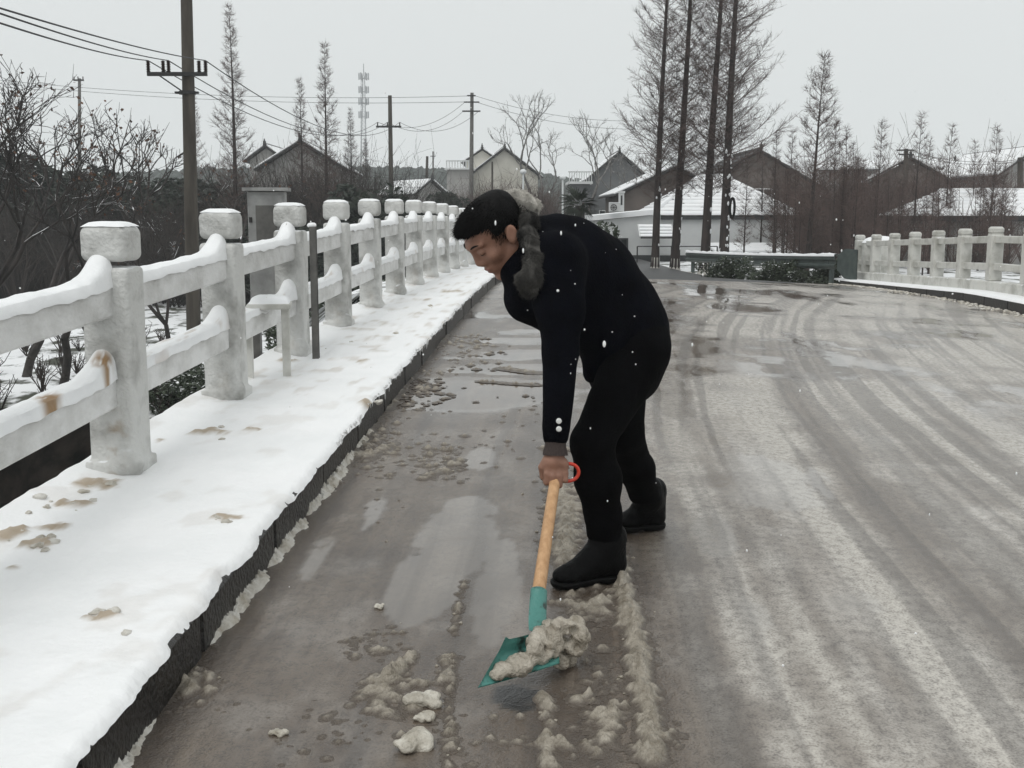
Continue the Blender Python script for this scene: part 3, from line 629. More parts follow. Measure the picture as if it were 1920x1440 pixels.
# ------------------------------------------------------------------ balustrades
def rot_u(v, ang): return v
POST_Y = [4.977 + 1.652 * k for k in range(-2, 12)]; S_P = -2.005
bal = thing('bridge_railing', 'white snow covered concrete railing along the left sidewalk behind the man', 'railing', (sdir(S_P, 5), 5, float(walk_z(5))))
yaw = rotz(-math.atan(M_AX))
def post_parts(y, s_, zb, W, Hh, parent, mt, snowy, seed, sub=True):
    c0 = np.array([sdir(s_, y), y, zb]); r2 = np.random.default_rng(seed)
    if snowy:                                       # plastered with wet snow: rounded and uneven
        hgt = .012 if y > 7 else .007
        f = SDF(c0 + [-W * 1.0, -W * 1.1, -.06], c0 + [W * 1.0, W * .85, Hh * .86], hgt)
        def bx(c, d, rd):
            sl, P = f._loc(f.lo, f.lo + f.h * (f.n - 1)); q = np.abs((P - (c0 + c)) @ yaw) - (np.asarray(d) / 2 - rd)
            f._mix(sl, (np.linalg.norm(np.maximum(q, 0), axis=-1) + np.minimum(q.max(-1), 0) - rd).astype(np.float32), .015)
        bx((0, 0, Hh * .4), (W, W, Hh * .85), .022); bx((0, 0, .0), (W * 1.17, W * 1.17, .13), .012)
        f.ell(c0 + yaw @ np.array([W * .35, -W * .55, .075]), (W * .33, W * .20, .055), k=.05)
        f.rough(.006, 9, seed, (1, 1, .5)); V, Q = f.surf()
        dz = np.clip(1.2 - np.linalg.norm((V - (c0 + [.02, -W / 2, .13])) / [.05, .2, .16], axis=1), 0, 1) * (1.0 if abs(y - 4.977) < .1 else .2) * sstep(.4, .6, fbm3(V * 25, 4))
        p = ob('post', mesh('post', V, Q, True, dict(dirt=dz)), mt, parent)
        f = SDF(c0 + [-W * .8, -W * .8, Hh * .82], c0 + [W * .8, W * .8, Hh * 1.07], hgt * .8)
        bx((0, 0, Hh * .915), (W * 1.0, W * 1.0, Hh * .135), .035); bx((0, 0, Hh * .955), (W * .94, W * .94, Hh * .075), .034)
        f.rough(.005, 10, seed + 5); V, Q = f.surf()
        ob('cap', mesh('cap', V, Q, True, dict(dirt=np.zeros(len(V)))), mt, p)
        sg = np.linspace(-1, 1, 15); a, b2 = np.meshgrid(sg, sg); h = .022 * np.clip(1 - a ** 6, 0, 1) * np.clip(1 - b2 ** 6, 0, 1) ** .7 + .004 * vn(a * 3 + y, b2 * 3, 5) - .006
        Vs = np.stack([a * W * .455, b2 * W * .455, h], -1).reshape(-1, 3) @ yaw.T + c0 + [0, 0, Hh * .987]
        ob('cap_snow', mesh('cap_snow', Vs, grid_faces(15, 15), True), MT['railsnow'], p)
    else:
        g = G(); g.box(c0 + [0, 0, Hh * .42], (W, W, Hh * .84), yaw, .015); p = ob('post', g.mesh('post'), mt, parent)
        g = G(); g.box(c0 + [0, 0, Hh * .915], (W * 1.0, W * 1.0, Hh * .13), yaw, .03); g.box(c0 + [0, 0, Hh * .845], (W * .9, W * .9, Hh * .03), yaw); ob('cap', g.mesh('cap'), mt, p)
    return p
for i, y in enumerate(POST_Y):
    post_parts(y, S_P + (.02 if i == 2 else 0), float(walk_z(y)) + .005, .205, 1.10, bal, MT['concrete_snowy'], True, 100 + i)
for i in range(len(POST_Y) - 1):
    y0, y1 = POST_Y[i] + .085, POST_Y[i + 1] - .085
    for lvl, zc in enumerate((.78, .385)):
        yv = np.linspace(y0, y1, 9); P = np.stack([sdir(S_P, yv), yv, walk_z(yv) + zc], 1)
        ang = math.atan((P[-1, 2] - P[0, 2]) / (y1 - y0)); R = yaw @ rotx(ang); g = G()
        Lr = y1 - y0 + .02; g.box((P[0] + P[-1]) / 2, (.105, Lr * 1.0, .15), R, .012); rl = ob('rail', g.mesh('rail'), MT['rail_concrete'], bal)
        # wind-packed snow lying on the rail and banked against the far post
        nu, nv_ = 60, 17; a = np.linspace(0, 1, nu)[:, None]; c = np.linspace(-1, 1, nv_)[None]
        yq = y0 + a * (y1 - y0); dfar = (1 - a) * (y1 - y0); h = .030 + .009 * (fbm(yq * 5, 0 * yq + lvl * 7, 31, 3) - .5) * 2 + .105 * np.exp(-(dfar / .12) ** 1.3) * (1 if lvl == 0 else .9)
        if lvl == 1 and y0 > 6: h = h * (1 - .75 * sstep(.7, .3, a + .15 * vn(yq * 4, 0 * yq, 8)))
        hw = .060 + .006 * vn(yq * 9, c * 2 + 0 * yq, 3)
        zz = np.maximum(h * np.sqrt(np.clip(1 - np.abs(c) ** 2.6, 0, 1)), .022 * (np.abs(c) < .9)) + .008 * (vn(yq * 14, c * 3, 6) - .5); drop = np.where(np.abs(c) > .93, -.012 - .016 * vn(yq * 9, c, 9), 0)
        X = sdir(S_P, yq) + c * hw + (.012 * np.exp(-(dfar / .15)) * 0); Zb = walk_z(yq) + zc + .066 + zz + drop
        dd = np.zeros((nu, nv_))
        if i == 1 and lvl == 1:
            for yc, wv in ((4.30, .07), (4.83, .045)): dd = np.maximum(dd, np.clip(1.5 - np.abs(yq - yc + .05 * c + .05 * (vn(c * 3, yq * 9, 2) - .5)) / wv, 0, 1) * sstep(-.6, .2, c + 0 * yq) * sstep(.3, .5, vn(yq * 40, c * 5, 4) + .2))
        elif lvl == 1: dd = .35 * sstep(.6, .8, fbm(yq * 5, c * 2, 77, 3)) + 0 * c
        ob('rail_snow', mesh('rail_snow', np.stack([X, yq + 0 * c, Zb], -1), grid_faces(nu, nv_)[:, ::-1], True, dict(dirt=dd.ravel())), MT['railsnow'], rl)

S_R = 6.6; RY = [S_R * (3.73 - .2083 * k) for k in range(-1, 12)]
def rz_(y): return float(np.interp(y, [5, 12, 17.65, 24.6, 26.5], [.42, .44, .375, .13, .08]))
bal2 = thing('bridge_railing', 'pale bare concrete railing on a low base wall along the right side of the bridge', 'railing', (sdir(S_R, 20), 20, rz_(20) - .2))
for i, y in enumerate(RY):
    post_parts(y, S_R, rz_(y), .195, .85, bal2, MT['concrete'], False, 300 + i)
for y0, y1 in zip(RY[:-1], RY[1:]):
    for zc in (.64, .22):
        a = np.array([sdir(S_R, y0), y0, rz_(y0) + zc]); b2 = np.array([sdir(S_R, y1), y1, rz_(y1) + zc]); d = a - b2; Lr = np.linalg.norm(d) - .17
        g = G(); g.box((a + b2) / 2, (.095, Lr, .11), yaw @ rotx(math.asin(d[2] / np.linalg.norm(d))), .01); ob('rail', g.mesh('rail'), MT['concrete'], bal2)
for k in range(8):                                  # base wall in cast lengths
    y0, y1 = 26.2 - k * 2.5, 26.2 - (k + 1) * 2.5; V = []
    for y in (y0, y1 + .012):
        for s_, d in ((S_R - .14, -.20), (S_R - .14, -.004), (S_R - .12, .012), (S_R + .12, .012), (S_R + .14, -.2)): V.append([sdir(s_, y), y, rz_(y) + d])
    V = np.array(V); kk = np.arange(5); k2 = (kk + 1) % 5; g = G(); g.add(V, np.stack([kk, k2, 5 + k2, 5 + kk], 1), np.arange(5)[::-1][None], (5 + np.arange(5))[None])
    ob('base_wall', g.mesh('base_wall'), MT['concrete'], bal2)
# rounded end pier with a snow cap
pc = at(1646, 470, 25.2); g = G(); zb_ = rz_(25.2) - .15
a = np.linspace(0, 2 * np.pi, 24, endpoint=False)
prof = [(.40, zb_), (.40, zb_ + .72), (.39, zb_ + .80)]
V = np.concatenate([np.c_[pc[0] + .12 + r * np.cos(a), 25.4 + r * .8 * np.sin(a), np.full(24, z_)] for r, z_ in prof]); g.add(V, np.concatenate([np.stack([i * 24 + np.arange(24), i * 24 + (np.arange(24) + 1) % 24, i * 24 + 24 + (np.arange(24) + 1) % 24, i * 24 + 24 + np.arange(24)], 1) for i in range(2)]), (48 + np.arange(24))[None])
pier = thing('railing_pier', 'round white concrete pier with a snow cap at the end of the right railing', 'pier', (pc[0] + .12, 25.4, zb_)); ob('drum', g.mesh('drum'), MT['concrete'], pier)
rg = np.linspace(1, 0, 7); V = np.concatenate([np.c_[pc[0] + .12 + r * .41 * np.cos(a), 25.4 + r * .33 * np.sin(a), np.full(24, zb_ + .80 + .15 * math.sqrt(max(0, 1 - r * r)))] for r in rg]); g = G(); g.add(V, np.concatenate([np.stack([i * 24 + np.arange(24), i * 24 + (np.arange(24) + 1) % 24, i * 24 + 24 + (np.arange(24) + 1) % 24, i * 24 + 24 + np.arange(24)], 1) for i in range(6)]))
ob('snow_cap', g.mesh('snow_cap', True), MT['roofsnow'], pier)
# right walk with its kerb
walk2 = bpy.data.objects.new('right_sidewalk', None); COL.objects.link(walk2); walk2['kind'] = 'structure'; walk2.location = (sdir(6.3, 18), 18, .2); walk2['wl'] = [sdir(6.3, 18), 18, .2]
for k in range(24):
    y = 5 + k * .9
    if y > 25: break
    ym = y + .45; zt_ = min(float(road_z(S_KR, ym)) + .15, rz_(ym) - .17); slope = math.atan((rz_(y + .9) - rz_(y)) / .9)
    g = G(); g.box((sdir(S_KR + .08, ym), ym, zt_ - .2), (.16, .886, .40), yaw @ rotx(slope), .012); ob('kerb_stone', g.mesh('kerb_stone'), MT['kerb'], walk2)
yv = np.linspace(4, 26.2, 120); V = []
for y in yv:
    zt_ = min(float(road_z(S_KR, y)) + .15, rz_(y) - .17)
    e_ = .03 * (float(fbm(np.array(y * 5.), np.array(0.), 4)) - .5)
    for s_, d in ((S_KR - .012 + e_, -.012), (S_KR + .01 + e_, .022), (S_KR + .2, .03), (S_R - .13, .025)): V.append([sdir(s_, y), y, zt_ + d])
ob('walk_snow', mesh('walk_snow', V, grid_faces(120, 4), True, dict(dirt=np.zeros(480))), MT['snow'], walk2)
g = G()                                             # slush swept against the right kerb
for _ in range(420):
    y = rng.uniform(12, 26); s_ = S_KR - abs(rng.normal(0, .14)) - .03; r = rng.uniform(.012, .035); lumps(g, [[sdir(s_, y), y, float(road_z(s_, y)) + r * .2]], [r], rng, .5)
ob('kerbside_slush', g.mesh('kerbside_slush', True), MT['slush_white'], kind='stuff')
# ------------------------------------------------------------------ the man
def P(u, v, Y): return at(u, v, Y)
BYAW = math.radians(28)
fw = np.array([-math.cos(BYAW), -math.sin(BYAW), 0]); lf = np.array([math.sin(BYAW), -math.cos(BYAW), 0]); up = np.array([0, 0, 1.])
hipC = P(1172, 628, 4.22); LH = hipC + .09 * lf + [0, 0, -.03]; RH = hipC - .09 * lf + [0, 0, -.03]
LFY, RFY = road_hit(1163, 1084)[1], road_hit(1240, 990)[1]
LK, LA = P(1110, 828, LFY - .1), P(1133, 1025, LFY - .02); RK, RA = P(1168, 815, 4.34), P(1216, 938, RFY - .04)
LS, LE, LW = P(1046, 486, 3.93), P(1051, 660, 3.87), P(1042, 838, 3.82)
RS, RE, RW = P(1008, 490, 4.28), P(1075, 600, 4.42), P(1150, 690, 4.40)
chest = P(1040, 492, 4.10); neckb = P(1000, 452, 4.06)
HY, HP = math.radians(24), math.radians(46)
h_f0 = np.array([-math.cos(HY), -math.sin(HY), 0]); h_l = np.array([math.sin(HY), -math.cos(HY), 0])
h_f = h_f0 * math.cos(HP) - up * math.sin(HP); h_u = up * math.cos(HP) + h_f0 * math.sin(HP)
roll = math.radians(-4); h_l, h_u = h_l * math.cos(roll) + h_u * math.sin(roll), h_u * math.cos(roll) - h_l * math.sin(roll)
HR = np.stack([h_f, h_l, h_u], 1); HO = P(935, 440, 4.02); HSC = 1.11
def hd(x, y, z): return HO + HR @ (np.array([x, y, z]) * HSC)
foot_z = lambda y: float(road_z(.1, y))

lo = np.array([-.34, 3.45, .02]); hi = np.array([.78, 4.75, 1.56])
body = SDF(lo, hi, .0043)
k = .03
body.cap(LH, LK, .085, .06, k).cap(LK, LA, .058, .042, k).cap(RH, RK, .085, .06, k).cap(RK, RA, .058, .042, k)
body.cap(LA, LA + fw * .05 + [0, 0, -.055], .036, .03, k).cap(RA, RA + [.01, 0, -.05], .034, .03, k)
body.cap(hipC, chest, .13, .14, .06).cap(LS, LE, .06, .045, k).cap(LE, LW, .043, .03, k).cap(RS, RE, .06, .045, k).cap(RE, RW, .043, .03, k)
body.cap(chest, neckb, .12, .07, .05).cap(neckb, hd(-.02, 0, -.05), .062, .056, .03)
sc = HSC
body.ell(hd(-.006, 0, .045), np.array([.098, .076, .083]) * sc, HR, .02).ell(hd(.036, 0, -.018), np.array([.060, .060, .084]) * sc, HR, .02)
for sg in (-1, 1):
    body.cap(hd(.006, .056 * sg, -.045), hd(.074, .014 * sg, -.096), .020 * sc, .017 * sc, .022)
    body.ell(hd(.066, .043 * sg, -.012), np.array([.024, .021, .022]) * sc, HR, .02)
    body.cap(hd(.094, .010 * sg, .042), hd(.078, .050 * sg, .043), .013 * sc, .010 * sc, .014)
    body.ell(hd(.108, .032 * sg, .021), np.array([.014, .016, .011]) * sc, HR, .012, True)
    body.ell(hd(.0845, .032 * sg, .0185), np.array([.0135, .0165, .0125]) * sc, HR, .004)
    body.ell(hd(.1015, .0125 * sg, -.022), np.array([.011, .0095, .009]) * sc, HR, .008)
    er = HR @ roty(-.5) @ rotz(-.35 * sg)
    body.ell(hd(-.008, .083 * sg, .002), np.array([.019, .007, .031]) * sc, er, .007); body.ell(hd(-.006, .091 * sg, .005), np.array([.011, .006, .019]) * sc, er, .005, True)
body.ell(hd(.078, 0, -.096), np.array([.022, .024, .018]) * sc, HR, .02)
body.ell(hd(.060, 0, -.018), np.array([.038, .042, .062]) * sc, HR, .02)
body.cap(hd(.0925, 0, .034), hd(.1085, 0, -.012), .0095 * sc, .0125 * sc, .014)
body.ell(hd(.080, 0, -.054), np.array([.024, .030, .028]) * sc, HR, .016)
body.ell(hd(.1025, 0, -.0475), np.array([.007, .021, .0055]) * sc, HR, .004).ell(hd(.0995, 0, -.060), np.array([.0075, .018, .0065]) * sc, HR, .004)
body.cap(hd(.1085, -.020, -.054), hd(.1085, .020, -.054), .0028, .0028, .003, True)
# left hand: palm, four bent fingers round the grip, thumb on the other side
dn = nrm([-.02, -.16, -1]); wx = np.array([1., .05, 0]); wx = nrm(wx - dn * (wx @ dn)); bk = np.cross(wx, dn); bk = bk if bk[1] < 0 else -bk
def hp(a, b, c): return LW + wx * a + dn * b + bk * c          # across, along, towards the back of the hand
body.cap(LW, hp(-.004, .042, .004), .030, .030, .02)
body.cap(hp(-.022, .060, .006), hp(.026, .060, .006), .022, .020, .02)
kn = [(-.030, .092, .016), (-.009, .100, .022), (.013, .098, .021), (.034, .088, .014)]
for i, (a, b, c) in enumerate(kn):
    r = [.0105, .0110, .0105, .0092][i]; ln = [.034, .038, .036, .029][i]
    body.cap(hp(a * .8, .055, .004), hp(a, b, c), .012, r * 1.12, .009)
    p1 = hp(a, b + ln * .86, c - .004 + .002 * i); p2 = hp(a * .97, b + ln * .90, c - .034); p3 = hp(a * .95, b + ln * .42, c - .046)
    body.cap(hp(a, b, c), p1, r * 1.06, r, .003).cap(p1, p2, r, r * .93, .004).cap(p2, p3, r * .93, r * .85, .004)
body.cap(hp(-.024, .035, -.004), hp(-.046, .070, -.004), .015, .0125, .012).cap(hp(-.046, .070, -.004), hp(-.041, .104, -.012), .0120, .0105, .004).cap(hp(-.041, .104, -.012), hp(-.022, .124, -.020), .0105, .009, .004)
# right hand resting out of sight on the far thigh
body.cap(RW, RW + [.05, -.02, -.06], .028, .026, .02)
for i in range(4): body.cap(RW + np.array([.04, -.03, -.05]) + .018 * i * lf, RW + np.array([.08, -.04, -.11]) + .019 * i * lf, .011, .009, .003)
body.cap(RW + [.02, 0, -.03], RW + [.06, .05, -.07], .013, .010, .008)
V, Q = body.surf()
man = thing('person', 'man in dark padded coat with fur collar bending over to shovel slush off the road', 'person', (LA[0], LA[1], foot_z(4.05)))
ob('body', mesh('body', V, Q, True), MT['skin'], man)

# coat
f = SDF([-.34, 3.5, .60], [.86, 4.75, 1.56], .0075)
f.ell(P(1168, 618, 4.22), [.168, .165, .15], None, .06).cap(P(1150, 570, 4.22), P(1075, 500, 4.14), .158, .158, .08)
f.cap(P(1120, 500, 4.20), P(1040, 452, 4.12), .115, .095, .07)
f.ell(P(1040, 505, 4.10), [.135, .16, .15], None, .06).cap(P(1005, 500, 4.03), P(990, 560, 4.02), .085, .075, .05).cap(P(990, 560, 4.02), P(1040, 580, 4.06), .072, .09, .05)
f.cap(P(1060, 575, 4.1), P(1130, 610, 4.14), .11, .13, .06)
f.cap(P(1170, 630, 4.22), P(1168, 690, 4.20), .150, .142, .05)
f.cap(neckb, P(988, 480, 4.03), .088, .07, .05).cap(P(985, 455, 4.06), P(962, 512, 4.0), .055, .045, .03)
f.cap(P(1125, 640, 4.13), P(1112, 700, 4.12), .045, .035, .05)
f.plane(P(1165, 706, 4.2), [.10, 0, -1], .006)
f.cap(LS, P(1050, 580, 3.89), .098, .082, .06).cap(P(1050, 580, 3.89), LE, .08, .064, .03).cap(LE, P(1043, 800, 3.83), .064, .050, .02).cap(P(1043, 800, 3.83), P(1042, 816, 3.825), .049, .048, .01)
f.cap(RS, RE, .085, .07, .04).cap(RE, RW, .066, .052, .02)
f.plane(P(1042, 821, 3.82), [0, 0, -1], .003) if False else None
f.rough(.014, 7, 3, (1, 1, .6)); f.rough(.007, 20, 4, (1, 1, .4))
V, Q = f.surf(); V = smooth_mesh(V, Q, 1, .5)
coat = ob('coat', mesh('coat', V, Q, True), MT['coat'], man)
rs = np.random.default_rng(44); ii = [i for i in rs.integers(0, len(V), 5000) if V[i, 1] < 4.12 and V[i, 2] > .9][:26]; g = G()
lumps(g, V[ii], rs.uniform(.001, .003, len(ii)), rs, .9, .5); ob('snow_specks', g.mesh('snow_specks', True), MT['flake'], coat, kind='stuff')
# knitted cuff, buttons
g = G(); q = np.linspace(0, 1, 7); a0, a1 = P(1042, 812, 3.825), P(1041, 853, 3.815)
g.tube([a0 + (a1 - a0) * t for t in q], .041 + .003 * np.cos(q * 6.28) - .003 * (1 - q), 20); ob('sweater_cuff', g.mesh('sweater_cuff', True), MT['sweater'], man)
for v_ in (790, 805):
    c = P(1048, v_, 3.772); g = G(); g.tube([c + [0, .012, 0], c + [0, .004, 0], c + [0, 0, 0], c + [0, -.003, 0]], [.0092, .0098, .0092, .006], 16); ob('button', g.mesh('button', True), MT['button'], man)
# trousers
f = SDF([-.1, 3.6, .12], [.80, 4.75, 1.08], .007)
f.cap(hipC + [0.01, 0, 0], P(1172, 690, 4.2), .15, .14, .05)
f.cap(LH + [0, 0, -.02], LK, .118, .070, .05).cap(LK, P(1122, 900, LFY - .07), .070, .080, .03).cap(P(1122, 900, LFY - .07), P(1133, 1000, LFY - .02), .079, .058, .03)
f.cap(RH + [0.02, 0, -.03], RK, .125, .076, .05).cap(RK, P(1194, 880, .5 * (4.34 + RFY)), .076, .068, .03).cap(P(1194, 880, .5 * (4.34 + RFY)), P(1215, 955, RFY - .04), .068, .060, .03)
f.cap(P(1131, 984, LFY - .02), P(1133, 1000, LFY - .02), .062, .065, .02).cap(P(1132, 962, LFY - .03), P(1132, 966, LFY - .03), .066, .066, .02)
f.rough(.011, 8, 8, (1, 1, 1)); f.rough(.006, 22, 9, (.8, .8, 1.2)); f.plane([0, 0, P(1133, 1006, 4.05)[2]], [0, 0, -1], .004)
V, Q = f.surf(); V = smooth_mesh(V, Q, 1); ob('trousers', mesh('trousers', V, Q, True), MT['trousers'], man)
# lace-up boots: upper, sole
def boot(ank, heel_px, toe_px, Yh, Yt, seed):
    (hs_, hy_), (ts_, ty_) = road_hit(*heel_px), road_hit(*toe_px); h = np.array([sdir(hs_, hy_), hy_, foot_z(hy_) + .008]); t = np.array([sdir(ts_, ty_), ty_, foot_z(ty_) + .008])
    d = t - h; ln = np.linalg.norm(d); d = d / ln; sd_ = nrm(np.cross(up, d)); f = SDF(np.minimum(h, t) - .12, np.maximum(np.maximum(h, t), ank) + .13, .005)
    f.cap(h + d * .03 + up * .05, h + d * .03 + up * .16, .044, .046, .03).cap(h + d * .05 + up * .15, ank + up * .02, .048, .050, .03)
    f.cap(h + d * .05 + up * .06, t - d * .07 + up * .040, .050, .034, .03).cap(h + d * .06 + up * .10, t - d * .09 + up * .050, .042, .027, .03).ell(t - d * .055 + up * .036, (.052, .048, .032), None, .025)
    f.cap(ank + up * .05, ank + up * .0, .053, .053, .01).cap(ank, h + d * .09 + up * .07, .054, .050, .02).cap(ank, t - d * .12 + up * .055, .052, .04, .03); f.plane((h + t) / 2 + up * .018, -up + d * 0, .003); f.rough(.007, 22, seed); f.rough(.003, 60, seed + 3)
    V, Q = f.surf(); b_ = ob('boot', mesh('boot', V, Q, True), MT['boot'], man)
    f = SDF(np.minimum(h, t) - .1, np.maximum(h, t) + .1, .005); f.cap(h + d * .03 + up * .012, h + d * .06 + up * .012, .046, .046, .01).cap(h + d * .06 + up * .016, t - d * .07 + up * .016, .042, .045, .03).ell(t - d * .055 + up * .014, (.058, .056, .03), None, .02)
    f.cap(h + d * .105 - up * .012 + sd_ * .09, h + d * .105 - up * .012 - sd_ * .09, .016, .016, .006, True); f.plane((h + t) / 2 + up * .020, up, .002); f.plane((h + t) / 2 - up * .004, -up, .002); V, Q = f.surf(); ob('sole', mesh('sole', V, Q, True), MT['rubber'], b_)
    g = G(); 
    for k in range(5):
        c = ank * (1 - k / 5) + (t - d * .12 + up * .07) * (k / 5) + d * .045 * (1 - k / 7) + up * .012; g.tube([c - sd_ * .028 - up * .006, c + up * .010 + d * .008, c + sd_ * .028 - up * .006], .0035, 5)
    ob('laces', g.mesh('laces', True), MT['lace'], b_)
boot(LA, (1163, 1084), (1036, 1106), 4.13, 3.98, 5)
boot(RA, (1240, 990), (1152, 998), 4.56, 4.42, 6)
# hair
f = SDF(HO - .22, HO + .22, .0045)
f.ell(hd(-.012, 0, .048), np.array([.101, .0785, .078]) * sc, HR, .02).ell(hd(.034, 0, .094), np.array([.060, .056, .028]) * sc, HR, .03).ell(hd(-.03, 0, .072), np.array([.072, .07, .05]) * sc, HR, .03)
sl_, P_h = f._loc(f.lo, f.lo + f.h * (f.n - 1)); q_ = ((P_h - HO) @ HR) / HSC; x_h, z_h = q_[..., 0], q_[..., 2]
kp = np.minimum(x_h - .030, -(z_h - (.090 - .30 * (.095 - x_h)))); kp = np.maximum(kp, -(z_h - (-.052 + (x_h + .085) * .52))); f.F[sl_] = np.maximum(f.F[sl_], (kp * HSC).astype(np.float32))
f.rough(.007, 22, 12, (1, 1, 1)); f.rough(.003, 60, 13); V, Q = f.surf(); V = smooth_mesh(V, Q, 1); hair = ob('hair', mesh('hair', V, Q, True), MT['hair'], man)
r2 = np.random.default_rng(4)
loc = ((V - HO) @ HR) / HSC; w = loc[:, 2] > -.03; ii = r2.choice(np.where(w)[0], 8000); A = V[ii]; nn = (A - hd(0, 0, .05)); nn /= np.linalg.norm(nn, axis=1)[:, None]
Bv = A + (nn * .34 + h_f * r2.uniform(.4, 1., (8000, 1)) - h_u * .15 + r2.normal(0, .13, (8000, 3))) * r2.uniform(.010, .022, (8000, 1)); g = G(); g.segs(A - nn * .003, Bv, .0011, .0003, 3); ob('hair_strands', g.mesh('hair_strands'), MT['hair'], hair)
ii = r2.choice(np.where((loc[:, 0] > .02) & (loc[:, 2] > .06))[0], 700); A = V[ii]; Bv = A + (h_f[None] * .9 - h_u[None] * .25 + (A - hd(0, 0, .05)) * 5 + r2.normal(0, .25, (700, 3))) * r2.uniform(.008, .020, (700, 1)); g = G(); g.segs(A, Bv, .0016, .0004, 3); ob('fringe', g.mesh('fringe'), MT['hair'], hair)
for sg in (-1, 1):                                 # eyebrows and lash lines
    a = np.linspace(0, 1, 7); g = G(); g.tube([hd(.1035 - .019 * t ** 1.6, sg * (.013 + .040 * t), .0425 + .007 * math.sin(t * 2.6)) for t in a], .0008 + .0026 * np.sin(np.pi * (a * .75 + .2)), 6); ob('eyebrow', g.mesh('eyebrow', True), MT['hair'], man)
    g = G(); g.tube([hd(.0965 - .007 * (2 * t - 1) ** 2 - .004 * t, sg * (.018 + .029 * t), .0125 - .003 * math.sin(t * 3.14)) for t in a], .0006 + .0017 * np.sin(np.pi * a), 6); ob('eyelash', g.mesh('eyelash', True), MT['hair'], man)
for zz, ry, rz2 in ((-.0475, .020, .0045), (-.0605, .017, .0055)):
    f = SDF(hd(.1, 0, zz) - .035, hd(.1, 0, zz) + .035, .002); f.ell(hd(.1030 if zz > -.05 else .1003, 0, zz), np.array([.0072, ry, rz2]) * sc, HR, .002); V, Q = f.surf(); ob('lip', mesh('lip', V, Q, True), MT['lips'], man)
# fur trim of the hood
def fur(name, pts, mt, ns, ln, seed, parent):
    r3 = np.random.default_rng(seed); c = np.array([p for p, r in pts]); f = SDF(c.min(0) - .08, c.max(0) + .08, .005)
    for p, r in pts: f.ell(p, np.array([r, r, r]), None, .02)
    f.rough(.014, 20, seed); f.rough(.006, 55, seed + 1); V, Q = f.surf(); V = smooth_mesh(V, Q, 1); o = ob(name, mesh(name, V, Q, True), mt, parent)
    ii = r3.integers(0, len(V), ns); cen = c[np.argmin(np.linalg.norm(V[ii][:, None] - c[None], axis=2), 1)]; n_ = V[ii] - cen; n_ /= np.linalg.norm(n_, axis=1)[:, None] + 1e-9
    cl = np.stack([fbm3(V[ii] * 42 + 9 * q_, seed + q_) for q_ in range(3)], 1) - .5
    d1 = n_ * .55 + cl * 3.4 + np.array([0, 0, -.15]); Mi = V[ii] + d1 * ln * .55; B = Mi + (d1 * .5 + np.array([0, 0, -.45]) + r3.normal(0, .35, (ns, 3))) * ln * r3.uniform(.3, .8, (ns, 1)); g = G(); g.segs(V[ii] - n_ * .003, Mi, .0009, .0007, 3); g.segs(Mi, B, .0007, .0002, 3); ob('fur_strands', g.mesh('fur_strands'), mt, o)
fur('fur_collar', [(P(983, 396, 4.03), .024), (P(992, 415, 3.97), .026), (P(988, 436, 3.93), .024), (P(996, 455, 3.90), .026), (P(1006, 472, 3.885), .028), (P(1004, 488, 3.87), .028), (P(998, 504, 3.86), .030), (P(992, 520, 3.855), .036), (P(993, 534, 3.86), .030)], MT['fur'], 15000, .017, 21, man)
fur('fur_trim', [(P(950, 374, 4.08), .017), (P(962, 370, 4.06), .021), (P(976, 370, 4.04), .022), (P(989, 376, 4.02), .021), (P(1000, 386, 4.02), .018)], MT['furlight'], 8000, .016, 31, man)

# ------------------------------------------------------------------ shovel and its load
gt = hp(.004, .092, -.012)                         # where the grip bar sits in the fist
sock = P(1009, 1118, 3.42)
A_, B_ = at_z(896, 1289, .088), at_z(1049, 1243, .100); D_, C_ = at_z(942, 1212, .150), at_z(1044, 1178, .155)
shov = thing('shovel', 'wooden handled shovel with a worn teal square blade and red grip held by the man', 'shovel', (A_ + C_) / 2 * [1, 1, 0] + [0, 0, .07])
hd_dir = nrm(sock - gt); p0 = gt + hd_dir * .012; p1 = sock + hd_dir * .05; q = np.linspace(0, 1, 12); g = G()
perp = nrm(np.cross(hd_dir, [1, 0, 0]))
g.tube([p0 + (p1 - p0) * t + perp * .012 * math.sin(t * 3.0) for t in q], .0185 + .0035 * q, 14); ob('handle', g.mesh('handle', True), MT['wood'], shov)
cr = gt + np.array([.028, .0, .004]); a = np.linspace(0, 2.03 * np.pi, 33); g = G()
g.tube([cr + np.array([.050 * math.cos(t), .006 * math.cos(t), .030 * math.sin(t) * (1 + .25 * math.cos(t))]) for t in a], .0062, 10, False); ob('grip', g.mesh('grip', True), MT['red'], shov)
back = (C_ * .62 + D_ * .38)
sd0 = nrm(B_ - A_); g = G(); qs = np.linspace(0, 1, 9); top = sock - hd_dir * .018
path = [top * (1 - t) + (back + [0, 0, .005]) * t + np.array([0, .012 * math.sin(t * 3.1), 0]) for t in qs]
V = []; n = 15
for i, t in enumerate(qs):                         # open half-round strap that wraps the wood, flattening into the blade
    a = np.linspace(-2.5 + 1.4 * t, 2.5 - 1.4 * t, n) if t < .95 else np.linspace(-1, 1, n); r = .0265 + .004 * t; Tt = hd_dir; u_ = nrm(sd0 - Tt * (sd0 @ Tt)); w_ = np.cross(u_, Tt); w_ = w_ if w_[1] < 0 else -w_
    V += [path[i] + r * (np.sin(x) * u_ + (np.cos(x) * (1 - t) + .1 * t) * w_) for x in a]
V = np.array(V); g.add(V, grid_faces(9, n)); g.add(V + np.array([0, -.003, .002]), grid_faces(9, n)[:, ::-1]); ob('socket', g.mesh('socket', True), MT['teal'], shov)
nu, nv_ = 25, 21; a = np.linspace(0, 1, nu)[:, None, None]; b2 = np.linspace(0, 1, nv_)[None, :, None]
